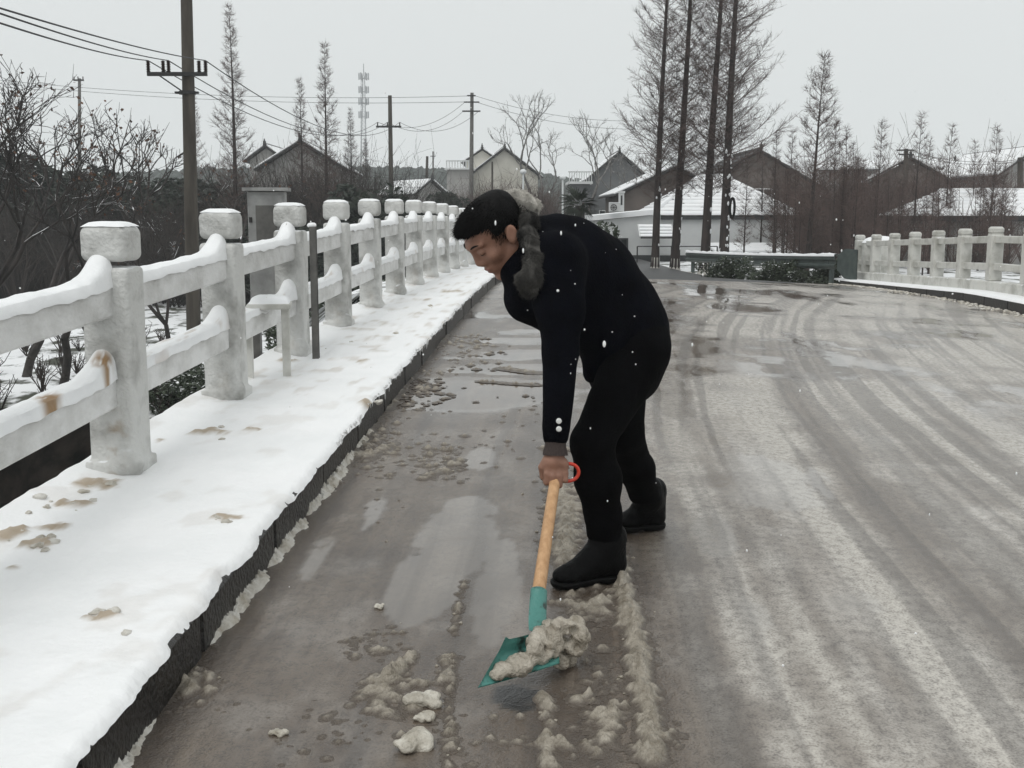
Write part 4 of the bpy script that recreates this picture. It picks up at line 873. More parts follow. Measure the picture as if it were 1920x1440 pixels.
S0 = (A_ * (1 - a) + B_ * a) * (1 - b2) + (D_ * (1 - a) + C_ * a) * b2; nb = nrm(np.cross(B_ - A_, D_ - A_)); nb = nb if nb[2] > 0 else -nb
x_ = a[..., 0] * 2 - 1; y_ = b2[..., 0]
hgt = -.018 * (1 - x_ ** 2) * (.3 + .7 * y_) + .035 * sstep(.80, 1, y_) + .014 * sstep(.82, 1, np.abs(x_)) * sstep(.1, .5, y_); S0 = S0 + nb * hgt[..., None]
cut = .03 * (np.abs(x_) ** 3) * sstep(.7, 1, y_); S0 = S0 - (D_ - A_) * cut[..., None]
g = G(); g.add(S0.reshape(-1, 3), grid_faces(nu, nv_)); g.add(S0.reshape(-1, 3) - nb * .003, grid_faces(nu, nv_)[:, ::-1])
rim = np.concatenate([np.arange(nv_), np.arange(1, nu) * nv_ + nv_ - 1, (nu - 1) * nv_ + np.arange(nv_ - 1)[::-1], np.arange(1, nu - 1)[::-1] * nv_]); r2_ = np.roll(rim, -1); g.add(np.zeros((0, 3)), np.stack([rim, r2_, r2_ + nu * nv_, rim + nu * nv_], 1) - 2 * nu * nv_)
ob('blade', g.mesh('blade', True), MT['teal'], shov)
f = SDF(np.minimum(A_, D_) - [.1, .1, .05], np.maximum(B_, C_) + [.25, .25, .25], .0045); rs = np.random.default_rng(8)
def bl(a, b2, h): return (A_ * (1 - a) + B_ * a) * (1 - b2) + (D_ * (1 - a) + C_ * a) * b2 + nb * h
for _ in range(26):
    a = rs.uniform(.18, .98); f.ell(bl(a, rs.uniform(.10, .30) + .28 * a * rs.uniform(.4, 1), .002), rs.uniform(.016, .028) * np.array([1.2, 1, .8]), None, .012)
for _ in range(16): f.ell(bl(rs.uniform(.6, 1), rs.uniform(.3, .95), rs.uniform(.0, .035)), rs.uniform(.016, .03) * np.ones(3), None, .012)
Yc = C_[1] - .03
for u, v, r in ((1030, 1178, 20), (1048, 1172, 20), (1066, 1176, 18), (1080, 1168, 15), (1086, 1192, 20), (1078, 1212, 22), (1060, 1215, 22), (1045, 1200, 22), (1066, 1232, 20), (1040, 1222, 18), (1090, 1210, 14), (1052, 1240, 16)):
    f.ell(P(u, v, Yc + rs.uniform(-.03, .03)), r / F_PX * Yc * np.array([1, 1, 1]), None, .012)
f.ell(P(1079, 1184, Yc - .055), [.014, .03, .014], None, .006, True).ell(P(1083, 1217, Yc - .05), [.008, .02, .01], None, .006, True)
f.rough(.020, 26, 5); f.rough(.010, 70, 6); f.rough(.005, 150, 7); V, Q = f.surf(); ob('slush_load', mesh('slush_load', V, Q, True), MT['slush'], label='grey brown slush heaped on the teal shovel blade and tumbling off its right side', cat='slush')
# ------------------------------------------------------------------ trees
def redwood_mesh(h, r0, cz, spread, nb, seed, fine=1., conic=.9, wob=.06):
    r = np.random.default_rng(seed); t = np.linspace(0, 1, 18); ph = r.uniform(0, 6.3, 2)
    tx = wob * h / 10 * np.sin(t * 4 + ph[0]) * t; ty = wob * h / 10 * np.sin(t * 3 + ph[1]) * t; TP = np.stack([tx - tx[0], ty - ty[0], t * h], 1); TR = np.maximum(r0 * (1 - t) ** 1.05 * (1 + .25 * np.exp(-t * 40)), .008)
    tr = G(); tr.tube(TP, TR, 8)
    A, B, RA, RB = [], [], [], []
    def seg(a, b, ra, rb): A.append(a); B.append(b); RA.append(ra); RB.append(rb)
    for i in range(nb):
        tc = cz + (1 - cz) * ((i + r.uniform()) / nb) ** 1.0; u = (tc - cz) / (1 - cz); o = np.array([np.interp(tc, t, TP[:, 0]), np.interp(tc, t, TP[:, 1]), tc * h])
        L_ = spread * ((1 - u) ** conic * .93 + .05) * (r.uniform(.6, 1.15) if r.uniform() < .7 else r.uniform(.2, .6)) * min(1, .6 + u * 6)
        az = i * 2.4 + r.uniform(-.5, .5); e0 = r.uniform(.25, .65) + .25 * u; e1 = e0 + r.uniform(.2, .6); n = 5; p = o; rb_ = max(.011 * L_ / 1.5 + .005, .005) * fine; pts = [p]
        for k in range(n):
            e = e0 + (e1 - e0) * (k / n); a2 = az + r.normal(0, .12); p = p + L_ / n * np.array([math.cos(a2) * math.cos(e), math.sin(a2) * math.cos(e), math.sin(e)]); pts.append(p)
        for k in range(n): seg(pts[k], pts[k + 1], rb_ * (1 - k / (n + 1)), rb_ * (1 - (k + 1) / (n + 1)))
        ns = int(4 + L_ * 11)
        for j in range(ns):
            q = r.uniform(.2, 1); k = min(int(q * n), n - 1); s0 = pts[k] + (pts[k + 1] - pts[k]) * (q * n - k); dirn = nrm(pts[k + 1] - pts[k]); sd = nrm(np.cross(dirn, [0, 0, 1])) * (1 if j % 2 else -1)
            l2 = L_ * r.uniform(.18, .48) * (1.15 - q * .6) + .06; d2 = nrm(dirn * r.uniform(.3, .9) + sd * r.uniform(.5, 1.1) + np.array([0, 0, r.uniform(-.35, .55)])); s1 = s0 + d2 * l2; seg(s0, s1, .0055 * fine, .0028 * fine)
            for _ in range(5):
                q2 = r.uniform(.2, 1); w0 = s0 + (s1 - s0) * q2; d3 = nrm(d2 + r.normal(0, .55, 3) + np.array([0, 0, .25])); seg(w0, w0 + d3 * r.uniform(.08, .24), .0032 * fine, .0018 * fine)
    cr = G(); cr.segs(A, B, np.array(RA), np.array(RB), 3)
    return tr.mesh('trunk', True), cr.mesh('crown')
def put_tree(meshes, name, label, loc, sc=1., rz=0., group=None, cat='tree', mats=('redbark', 'redtwig'), lean=(0, 0), wash=None):
    t = thing(name, label, cat, loc, group, local=True, rz=rz); t.scale = (sc,) * 3 if np.isscalar(sc) else sc; t.rotation_euler[0], t.rotation_euler[1] = lean
    ob('trunk', meshes[0], MT[mats[0]], t); ob('crown', meshes[1], MT[mats[1]], t)
    return t
GR = 'bare redwoods behind the guardrail'
big = [(1228, 492, 1248, 36.6, 13.0, .13, 1.75, 'leftmost of the four tall bare redwoods, with a whitewashed trunk foot beside the annex', .0),
       (1265, 492, 1292, 37.2, 14.2, .15, 1.7, 'second from left of the four tall bare redwoods beyond the guardrail', 0),
       (1321, 495, 1349, 36.4, 13.6, .16, 1.6, 'third from left of the four tall bare redwoods, in front of the snowy hipped roof', 0),
       (1356, 497, 1380, 35.8, 14.2, .165, 2.05, 'rightmost and broadest of the four tall bare redwoods, with snow stuck down its trunk', 0)]
for i, (u, v, ut, Y, h, r0, spd, lab, _) in enumerate(big):
    b0 = at(u, v, Y); b0[2] = float(terr(b0[0], Y)) - .03; tp = at(ut, 0, Y); ln_ = (tp[0] - b0[0]) / (tp[2] - b0[2]); ms = redwood_mesh(h, r0, .17, spd * 1.08, 185, 40 + i, .95, .8)
    t_ = put_tree(ms, 'redwood_tree', lab, b0, group=GR, rz=0, lean=(0, math.atan(ln_)))
    g = G(); g.tube([[0, 0, 0], [0, 0, .2], [0, 0, .48 - .02 * i]], [r0 * 1.5, r0 * 1.12, r0 * 1.06], 10, False); ob('whitewash', g.mesh('whitewash', True), MT['whitewash'], t_)
    g = G(); rs = np.random.default_rng(i)                       # wet snow stuck to the bark
    for _ in range((6, 18, 16, 34)[i]):
        zz = rs.uniform(.4, 4.0); a = rs.normal((-1.2, -.5, -.4, -1.2)[i], .6); rr_ = r0 * (1 - zz / h) ** 1.05; lumps(g, [[rr_ * math.cos(a), rr_ * math.sin(a), zz]], [rs.uniform(.012, .038)], rs, 1.8, .7)
    ob('stuck_snow', g.mesh('stuck_snow', True), MT['roofsnow'], t_, kind='stuff')
# a tyre hung on the rightmost trunk
tc = at(1373, 390, 35.4); g = G(); a = np.linspace(0, 6.2832, 25); g.tube([tc + [.16 * math.cos(x) * .5,   .05 * math.cos(x), .30 * math.sin(x)] for x in a], .04, 8, False); ob('tyre_loop', g.mesh('tyre_loop', True), MT['rubber'], label='dark tyre hanging on the rightmost tall redwood trunk', cat='tyre')
med = redwood_mesh(6.2, .085, .16, 1.45, 75, 61, 1.1, .75); 
def base_at(u, Y, v=None):
    p = at(u, 480, Y); p[2] = float(terr(p[0], Y)) - .02; return p
def by_top(ms, h0, u, vt, Y, label, name='redwood_tree', group=None, **k):
    b0 = base_at(u, Y); tp = at(u, vt, Y); s_ = (tp[2] - b0[2]) / h0; return put_tree(ms, name, label, b0, s_, group=group, **k)
by_top(med, 6.2, 1512, 104, 31.5, 'medium bare redwood with wide lower limbs left of the right railing', group=GR, rz=.4, lean=(0, .065))
lf_t = [redwood_mesh(11, .15, .14, 1.65, 130, 70, 1.1, .95), redwood_mesh(10, .12, .14, 1.6, 110, 71, 1.15, 1.0)]
GL = 'bare redwoods on the left bank'
for u, vt, Y, k_, lab in ((445, 12, 42, 0, 'tallest slender bare redwood on the left bank, just right of the utility pole'), (616, 84, 46, 1, 'slender bare redwood in front of the grey gable house, right one of its pair'), (569, 150, 50, 1, 'shorter bare redwood before the peak of the grey gable house'), (661, 205, 58, 0, 'small faint bare redwood left of the pole with a single crossarm'), (376, 172, 70, 1, 'faint distant bare redwood right behind the near utility pole'), (688, 262, 62, 0, 'low far bare redwood nearest to the distant telecom mast')):
    by_top(lf_t[k_], (11, 10)[k_], u, vt, Y, lab, group=GL, rz=u * .7)
sap = [redwood_mesh(5., .05, .16, .9, 40, 80 + i, 1.0, .85, .12) for i in range(4)]
ORD = 'first second third fourth fifth sixth seventh eighth ninth tenth eleventh twelfth thirteenth fourteenth'.split()
sp_ = [(1640, 228, 36), (1712, 215, 38), (1771, 234, 39), (1816, 265, 40), (1853, 238, 37), (1731, 262, 42), (1613, 300, 40), (1590, 268, 41), (1660, 330, 35), (1450, 250, 44), (1425, 262, 46), (1478, 245, 47), (1560, 225, 46), (1580, 240, 44)]
for i, (u, vt, Y) in enumerate(sp_):
    by_top(sap[i % 4], 5., u, vt, Y, ORD[int(np.argsort(np.argsort([q[0] for q in sp_]))[i])] + ' from left of the slim young redwoods rising above the brown thicket', 'young_redwood', group='young redwoods behind the right railing', rz=i * 1.3)
r5 = np.random.default_rng(15); n_ = 0
for i in range(54):
    u = r5.uniform(1490, 1915) if i > 9 else r5.uniform(1390, 1500); Y = r5.uniform(29, 40); vt = r5.uniform(290, 375)
    by_top(sap[i % 4], 5., u, vt, Y, 'thin bare sapling trunk in the dense brown stand at the right', 'sapling', group='saplings in the dense stand at the right', cat='sapling', rz=i * 2.1)

def bare_tree(h, r0, seed, depth=5, fork=.32, leaves=0, spread=.75):
    r = np.random.default_rng(seed); TA, TB, TRa, TRb, A, B, RA, RB, LV = [], [], [], [], [], [], [], [], []
    def grow(p, d, L_, rad, lev):
        n = 4; 
        for k in range(n):
            d = nrm(d + r.normal(0, .13, 3) + np.array([0, 0, .06 if lev else .1])); q = p + d * L_ / n; ra, rb = rad * (1 - .3 * k / n), rad * (1 - .3 * (k + 1) / n)
            (TA if lev < 1 else A).append(p); (TB if lev < 1 else B).append(q); (TRa if lev < 1 else RA).append(ra); (TRb if lev < 1 else RB).append(rb)
            if lev >= 2 and r.uniform() < .5: s_ = nrm(d + r.normal(0, .7, 3)); A.append(q); B.append(q + s_ * r.uniform(.1, .3)); RA.append(.006); RB.append(.003)
            p = q
        if lev >= depth:
            if leaves and r.uniform() < leaves: LV.append(p)
            return
        for _ in range(r.integers(2, 4)):
            ax = r.normal(0, 1, 3); ax[2] *= .4; grow(p, nrm(d * .9 + nrm(ax) * spread), L_ * r.uniform(.62, .85), max(rad * r.uniform(.5, .7), .004), lev + 1)
    grow(np.zeros(3), np.array([0, 0, 1.]), h * fork, r0, 0)
    tr = G(); tr.segs(TA, TB, np.array(TRa), np.array(TRb), 7); cr = G(); cr.segs(A, B, np.maximum(np.array(RA), .004), np.maximum(np.array(RB), .003), 4)
    lv = None
    if LV:
        lv = G(); c = np.repeat(np.array(LV), 2, 0) + r.normal(0, .05, (len(LV) * 2, 3)); a1 = r.normal(0, 1, c.shape); a1 /= np.linalg.norm(a1, axis=1)[:, None]; a2 = np.cross(a1, r.normal(0, 1, c.shape)); a2 /= np.linalg.norm(a2, axis=1)[:, None]
        V = np.stack([c - a1 * .045, c + a2 * .03, c + a1 * .045, c - a2 * .03 - [0, 0, .01]], 1).reshape(-1, 3); lv = lv.add(V, np.arange(len(V)).reshape(-1, 4)).mesh('leaves')
    return tr.mesh('trunk', True), cr.mesh('crown', True), lv
bt = [bare_tree(9., .10, s_, 5, .20, .45, .62) for s_ in (3, 8, 14, 29)]
GB = 'bare broadleaf trees on the snowy left bank'
for i, (u, Y, s_, k_, lab) in enumerate(((98, 21.5, .92, 0, 'dark bare tree with a few dry leaves, left of the nearest railing post'), (35, 24, .98, 1, 'bare tree with snowy limbs at the left edge of the photo'), (232, 26, 1.06, 2, 'bare wide forking tree with a few dry leaves left of the utility pole'), (312, 23.5, .66, 3, 'thin leaning bare tree between the first two railing posts'), (395, 29, .92, 0, 'bare tree with russet leaves right behind the utility pole'), (-45, 21, 1.05, 3, 'bare tree cut off by the left edge of the photo'), (165, 30, 1.1, 1, 'bare tree in the second row behind the forking one'))):
    ms = bt[k_]; t_ = put_tree(ms[:2], 'bare_tree', lab, base_at(u, Y), s_, rz=i * 1.9 + .5, group=GB, mats=('bark', 'twig'))
    if ms[2]: ob('leaves', ms[2], MT['leaf_dry'], t_)
fb = bare_tree(6, .09, 51, 5, .28, 0, .6)
for u, Y, s_, lab, mt_ in ((995, 80, 1.75, 'pale bare tree with open crown right of the cream gable house', 'palebark'), (1018, 84, 1.6, 'second pale bare tree right of the cream gable house', 'palebark'), (1105, 62, 1.25, 'tall thin bare tree beside the dark house', 'palebark'), (1150, 66, 1.2, 'grey bare tree in front of the dark house', 'palebark'), (1185, 60, .9, 'low grey bare tree with snowy limbs left of the brown gable', 'palebark')):
    put_tree(fb[:2], 'bare_tree', lab, base_at(u, Y), s_, rz=u, group='pale bare trees among the far houses', mats=(mt_, mt_))

# thickets: dense twiggy scrub nobody could count
def thicket(name, boxes, n, mt_, seed, hmin, hmax):
    r = np.random.default_rng(seed); A, B, RA, RB = [], [], [], []
    for (u0, u1, Y0, Y1, w, hs) in boxes:
        for _ in range(int(n * w)):
            Y = r.uniform(Y0, Y1); b0 = base_at(r.uniform(u0, u1), Y); h = r.uniform(hmin, hmax) * hs; k = r.integers(10, 18)
            d = r.normal(0, .33, (k, 3)); d[:, 2] = 1; ln = h * r.uniform(.5, 1, k); m1 = b0 + d * ln[:, None] * .5; e1 = m1 + (d + r.normal(0, .3, (k, 3))) * ln[:, None] * .5
            A += [np.repeat(b0[None], k, 0), m1]; B += [m1, e1]; RA += [np.full(k, .014), np.full(k, .010)]; RB += [np.full(k, .010), np.full(k, .005)]
            for _2 in range(3):
                q = r.uniform(.1, 1, (k, 1)); w0 = m1 + (e1 - m1) * q; A.append(w0); B.append(w0 + (r.normal(0, .45, (k, 3)) + [0, 0, .4]) * h * .22); RA.append(np.full(k, .007)); RB.append(np.full(k, .004))
    g = G(); g.segs(np.concatenate(A), np.concatenate(B), np.concatenate(RA), np.concatenate(RB), 3); ob(name, g.mesh(name), MT[mt_], kind='stuff')
thicket('left_bank_thicket', [(-120, 430, 42, 50, .8, 1.2), (380, 720, 40, 48, .6, 1.05), (480, 740, 48, 56, 1.0, 1.65), (-120, 330, 50, 58, .5, 1.45), (700, 1120, 46, 60, .45, .6)], 330, 'thicket', 3, 2.2, 3.4)
thicket('right_bank_thicket', [(1500, 1930, 35, 43, .30, .8), (1490, 1930, 43, 54, .75, 1.45)], 280, 'redthicket', 5, 1.6, 3.1)
thicket('house_front_thicket', [(885, 1030, 58, 72, 1., 1.)], 190, 'redthicket', 6, 2.2, 3.4)
thicket('bank_weeds', [(-80, 330, 17.8, 30, 1., 1.)], 34, 'thicket', 9, .3, .8)

# leafy evergreens
def leafy(rad, hgt, nl, seed, lsz=.09, stems=6):
    r = np.random.default_rng(seed); cl = [np.array([r.normal(0, .45) * rad, r.normal(0, .45) * rad, hgt * r.uniform(.25, .95)]) for _ in range(26)]; cr_ = [rad * r.uniform(.25, .5) for _ in cl]
    P_ = []
    for c, q in zip(cl, cr_): d = r.normal(0, 1, (nl // 26, 3)); d /= np.linalg.norm(d, axis=1)[:, None]; P_.append(c + d * q * r.uniform(.5, 1.05, (len(d), 1)) ** .6 * [1, 1, .75])
    c = np.concatenate(P_); c[:, 2] = np.abs(c[:, 2]); a1 = r.normal(0, 1, c.shape); a1[:, 2] *= .6; a1 /= np.linalg.norm(a1, axis=1)[:, None]; a2 = np.cross(a1, r.normal(0, 1, c.shape)); a2 /= np.linalg.norm(a2, axis=1)[:, None]; L_ = lsz * r.uniform(.6, 1.3, (len(c), 1))
    V = np.stack([c - a1 * L_, c + a2 * L_ * .4, c + a1 * L_, c - a2 * L_ * .4], 1).reshape(-1, 3); g = G(); g.add(V, np.arange(len(V)).reshape(-1, 4)); s_ = G()
    for q in cl[:stems * 2]: s_.tube([[0, 0, 0], q * [.5, .5, .5], q], [.05 * rad, .035 * rad, .015 * rad], 5)
    return s_.mesh('stem', True), g.mesh('foliage')
ev = [leafy(1.5, 3.4, 5200, s_, .11) for s_ in (1, 2, 3)]
def put_leafy(ms, name, label, u, Y, sc, mt_, group, cat='tree', z=None):
    b0 = base_at(u, Y); 
    if z is not None: b0[2] = z
    t = thing(name, label, cat, b0, group, local=True, rz=u * .37); t.scale = sc; ob('stem', ms[0], MT['bark'], t); ob('foliage', ms[1], MT[mt_], t)
GE = 'dark evergreens behind the left bank'
for i, (u, Y, hh, ww, lab) in enumerate(((25, 51, 1.75, 2.2, 'dark broad evergreen at the left edge behind the bare trees'), (120, 54, 1.62, 2.1, 'dark rounded evergreen second from the left edge'), (205, 49, 1.5, 1.3, 'dark pointed evergreen left of the utility pole'), (300, 52, 1.4, 2.0, 'dark evergreen mass directly left of the utility pole'), (410, 51, 1.35, 1.8, 'dark evergreen directly right of the utility pole'), (480, 40, .95, 1.3, 'low dark evergreen behind the grey metal cabinet'), (560, 38, .82, 1.4, 'low dark evergreen behind the third and fourth railing posts'), (690, 40, 1.3, 1.2, 'dark bushy evergreen left of the pole with a single crossarm'), (740, 46, 1.0, 1.2, 'dark low evergreen below the pole with a single crossarm'), (852, 58, .85, .8, 'dark cone shaped evergreen below the cream gable house'))):
    put_leafy(ev[i % 3], 'evergreen_tree', lab, u, Y, (ww, ww, hh), 'evergreen', GE)
hedge_ms = leafy(.55, .55, 2600, 9, .05, 3)
for i, (u, Y, s_) in enumerate(((300, 19.3, 1.0), (345, 19.8, 1.1), (375, 18.9, .9), (285, 20.4, 1.0), (330, 20.8, 1.1), (560, 22, 1.2), (640, 23, 1.1))):
    put_leafy(hedge_ms, 'leafy_shrub', ('leftmost low snowy shrub between the first two railing posts', 'tallest low snowy shrub seen between the first two railing posts', 'low snowy shrub closest to the second railing post', 'rear left low snowy shrub beyond the lower rail of the nearest bay', 'rear right low snowy shrub at the foot of the dark utility pole', 'low snowy shrub behind the third railing post', 'low snowy shrub behind the fourth railing post')[i], u, Y, (s_,) * 3, 'shrubleaf', 'low shrubs beside the left railing', 'shrub')
for i in range(9):
    u = 1345 + i * 27; Y = 29.5 - i * .35
    put_leafy(hedge_ms, 'leafy_shrub', ORD[i] + ' from left of the snow dusted shrubs under the green guardrail', u, Y, (.9 + .25 * math.sin(i * 2.3), .7, .8 + .25 * math.sin(i * 1.7)), 'shrubleaf', 'shrubs under the guardrail', 'shrub')
# fan palm like dark plant and snowy bush behind the man's back
b0 = base_at(1085, 30); pal = thing('palm_bush', 'dark fan leaved plant with snow rising behind the back of the man', 'bush', b0); g = G(); rs = np.random.default_rng(5)
top = at(1085, 385, 30); st_ = G(); st_.tube([b0, (b0 + top) / 2 + [.03, 0, 0], top], [.09, .07, .06], 7); ob('stem', st_.mesh('stem', True), MT['bark'], pal)
for _ in range(60):
    a, e, L_ = rs.uniform(0, 6.28), rs.uniform(-.6, 1.2), rs.uniform(.35, .62); d = np.array([math.cos(a) * math.cos(e), math.sin(a) * math.cos(e), math.sin(e)]); sd = nrm(np.cross(d, [0, 0, 1])); q0 = top + d * L_ * .35
    for k in np.linspace(-.6, .6, 6): e1 = nrm(d + sd * k); g.add([q0, q0 + e1 * L_ * .4 + [0, 0, .02], q0 + e1 * L_ * .8 - [0, 0, .08], q0 + e1 * L_ * .4 - sd * .03], [[0, 1, 2, 3]])
ob('fronds', g.mesh('fronds'), MT['evergreen'], pal)
put_leafy(hedge_ms, 'snowy_bush', 'snow loaded bush in front of the white annex behind the shoulder of the man', 1108, 28, (1.3, 1.2, 2.0), 'shrubleaf', None, 'bush')

# ------------------------------------------------------------------ guardrail
g0, g1 = at(1568, 490, 25.6), at(1288, 480, 36.2); gd = nrm((g1 - g0) * [1, 1, 0]); gn = np.array([gd[1], -gd[0], 0]); gn = gn if gn[1] < 0 else -gn
gr = thing('guardrail', 'dark green steel guardrail topped with snow where the road leaves the bridge', 'guardrail', (g0 + g1) / 2 - [0, 0, .8])
nL = 26; prof = np.array([(.00, .155), (.022, .13), (.052, .10), (.052, .06), (.0, .03), (.0, -.03), (.052, -.06), (.052, -.10), (.022, -.13), (0, -.155)]); V = []
def gz(t): return g0[2] - .02 + (g1[2] - g0[2]) * t - .10 * t * (1 - t)
for t in np.linspace(0, 1, nL):
    c = g0 + (g1 - g0) * t; c[2] = gz(t)
    for o_, z_ in prof: V.append(c + gn * o_ + [0, 0, z_])
g = G(); g.add(V, grid_faces(nL, 10)); g.add(np.array(V) - gn * .006, grid_faces(nL, 10)[:, ::-1]); ob('beam', g.mesh('beam'), MT['guard'], gr)
V = []
for t in np.linspace(0, 1, 90):
    c = g0 + (g1 - g0) * t; c[2] = gz(t) + .15; h = .03 + .035 * float(vn(np.array(t * 60), np.array(0.), 3))
    for o_, z_ in ((.06, -.02), (.05, h * .8), (0, h), (-.05, h * .8), (-.06, -.02)): V.append(c + gn * o_ + [0, 0, z_])
ob('beam_snow', mesh('beam_snow', V, grid_faces(90, 5), True), MT['roofsnow'], gr)
for t in np.linspace(.04, .97, 7):
    c = g0 + (g1 - g0) * t - gn * .10; zt_ = gz(t); zb_ = float(terr(c[0], c[1])) - .05; g = G(); g.tube([[c[0], c[1], zb_], [c[0], c[1], zt_ + .13]], .06, 10); g.box([c[0], c[1], zt_] + gn * .05, (.11, .10, .2)); ob('post', g.mesh('post'), MT['guard'], gr)
e_ = g0 - gd * .05; V = []                          # flared end
for i, t in enumerate(np.linspace(0, 1, 8)):
    c = e_ - gd * .75 * t - gn * .10 * t * t; h = .17 + .16 * sstep(0, .5, t)
    for z_ in np.linspace(h, -h, 6): V.append([c[0], c[1], gz(0) + z_ - .03 * t])
g = G(); g.add(V, grid_faces(8, 6)); g.add(np.array(V) - gn * .02, grid_faces(8, 6)[:, ::-1]); ob('flared_end', g.mesh('flared_end', True), MT['guard'], gr)
V = []; gs = G()
for _ in range(160):
    t = rng.uniform(0, 1); c = g0 + (g1 - g0) * t + gn * rng.uniform(.1, .9); lumps(gs, [[c[0], c[1], float(terr(c[0], c[1])) + .05]], [rng.uniform(.04, .13)], rng, .4)
ob('roadside_snow', gs.mesh('roadside_snow', True), MT['slush_white'], kind='stuff')

# ------------------------------------------------------------------ poles, lines, lamps, mast
def catenary(a, b, sag, n=24, r=.012, sides=5):
    t = np.linspace(0, 1, n)[:, None]; P_ = np.asarray(a) * (1 - t) + np.asarray(b) * t; P_[:, 2] -= sag * 4 * (t * (1 - t))[:, 0]; g = G(); return g.tube(P_, r, sides)
def cable(a, b, sag, label, group=None, r=.012): ob('power_cable', catenary(a, b, sag, r=r).mesh('power_cable', True), MT['cable'], label=label, cat='cable', group=group)
def upole(name, label, u, Y, vtop, arms, r0, mt_, zb=None, ins=True, lean=0, group=None, arm_yaw=.0):
    b0 = base_at(u, Y); b0[2] = (zb if zb is not None else b0[2]); tp = at(u + lean, vtop, Y); t = thing(name, label, 'utility pole', b0, group); g = G(); g.tube([b0 - [0, 0, .1], (b0 + tp) / 2, tp], [r0, r0 * .85, r0 * .68], 14); ob('shaft', g.mesh('shaft', True), MT[mt_], t); pins = []
    for v, la, lb, thick in arms:
        c = at(u + lean * .6, v, Y); pa = at(u + la, v, Y); pb = at(u + lb, v, Y); dy = np.array([0, (pb[0] - pa[0]) * math.tan(arm_yaw), 0]); pa, pb = pa - dy / 2, pb + dy / 2; off = np.array([0, -r0 - thick / 2, 0]); g = G(); d = pb - pa; L_ = np.linalg.norm(d); g.box((pa + pb) / 2 + off, (L_, thick, thick), rotz(math.atan2(d[1], d[0]))); ar = ob('crossarm', g.mesh('crossarm'), MT['iron'], t)
        if ins:
            for q in ((.02, .27, .36, .87, .98) if ins == 5 else (.06, .45, .94)):
                c = pa + d * q + off + [0, 0, thick / 2]; g = G(); hh = ins == 5 and .21 or .18; zz = np.linspace(0, hh, 15); rr2 = .022 + .022 * (np.arange(15) % 2); rr2[-1] = .012; g.tube([[c[0], c[1], c[2] + z_] for z_ in zz], rr2, 8); ob('insulator', g.mesh('insulator'), MT['porcelain'], t); pins.append(c + [0, 0, hh])
    return t, pins
U1, pins = upole('utility_pole', 'tall dark weathered utility pole with one crossarm, nearest on the left bank', 355, 22, -170, [(141, -73, 38, .07)], .145, 'pole', ins=5, lean=-9)
for zc, rc in ((174, .155),):
    c = at(351, zc, 22); g = G(); g.tube([c - [0, 0, .03], c + [0, 0, .03]], rc, 14); g.box(c + [0, -.02, .0], (.44, .08, .04)); ob('clamp', g.mesh('clamp'), MT['iron'], U1)
c = at(350, 172, 22); d = at(297, 139, 22); g = G(); g.tube([c + [-.05, -.16, 0], d + [0, -.16, 0]], .014, 6); ob('brace', g.mesh('brace'), MT['iron'], U1)
U2, pins2 = upole('utility_pole', 'brown utility pole with a single crossarm right of the telecom mast', 735, 62, 179, [(238, -29, 18, .1)], .15, 'pole', lean=-4, ins=3)
U3, pins3 = upole('utility_pole', 'grey utility pole with three short crossarms in front of the cream gable house', 883, 66, 174, [(180, -7, 9, .07), (192, -13, 16, .07), (209, -16, 18, .08)], .14, 'greypole', lean=2, ins=0)
upole('utility_pole', 'thin leaning dark pole left of the small tiled pavilion', 797, 80, 293, [(330, -6, 5, .05)], .13, 'pole', lean=4, ins=0)
upole('utility_pole', 'thin faint pole right beside the thin leaning dark pole', 812, 84, 284, [(293, -5, 5, .05)], .08, 'greypole', ins=0)
upole('utility_pole', 'faint distant pole with a small crossarm above the left thicket', 149, 75, 147, [(151, -9, 10, .1)], .14, 'greypole', ins=3)
upole('utility_pole', 'dark pole with two crossarms before the brown gable house on the right', 1697, 56, 279, [(282, -18, 15, .07), (290, -14, 14, .07)], .15, 'pole', ins=0, lean=2)
upole('utility_pole', 'dark pole with a short crossarm at the right edge of the photo', 1913, 50, 295, [(301, -9, 12, .1)], .16, 'pole', ins=0)
upole('wooden_post', 'short wooden post in the twigs before the cream gable house', 923, 62, 303, [], .07, 'pole', ins=0)
near = [at(-640, -330, 7.0), at(-640, -270, 7.2), at(-640, -205, 7.4)]
l0 = [(0, 18, 9.5), (0, 28, 9.5), (0, 46, 9.5)]
for k, (pp, lab) in enumerate(((4, 'uppermost of the three near power cables running to the nearest pole'), (2, 'middle of the three near power cables running to the nearest pole'), (0, 'lowest of the three near power cables running to the nearest pole'))):
    a = at(*l0[k]); b2 = pins[pp]; far = a + (a - b2) * .45 + [0, 0, .14]; cable(far, b2, .10, lab, 'near power cables', .009)
for k, (pp, p2) in enumerate(((4, 2), (2, 1), (0, 0))):
    cable(pins[pp], pins2[p2] if len(pins2) > p2 else pins2[0], 1.0, ('right', 'middle', 'left')[k] + ' of the three cables sagging from the nearest pole to the brown pole', 'cables beyond the nearest pole', .011)
a3 = [at(872, 191, 66), at(868, 209, 66), at(897, 209, 66)]
for k in range(3): cable(pins2[k], a3[k], .75, ('lowest', 'middle', 'upper')[k] + ' cable sagging between the brown pole and the grey three arm pole', 'cables between the two far poles', .011)
for k, (v0, v1) in enumerate(((146, 180), (152, 191))):
    cable(at(-40, v0, 74), at(876, v1, 66), .5, ('upper', 'lower')[k] + ' of the two thin far cables crossing the sky behind the left redwoods', 'far cables on the left', .012)
    cable(at(892, v1, 66), at(1230, (225, 241)[k], 72), .5, ('upper', 'lower')[k] + ' of two thin cables running from the three arm pole to the tall redwoods', 'far cables on the right', .011)
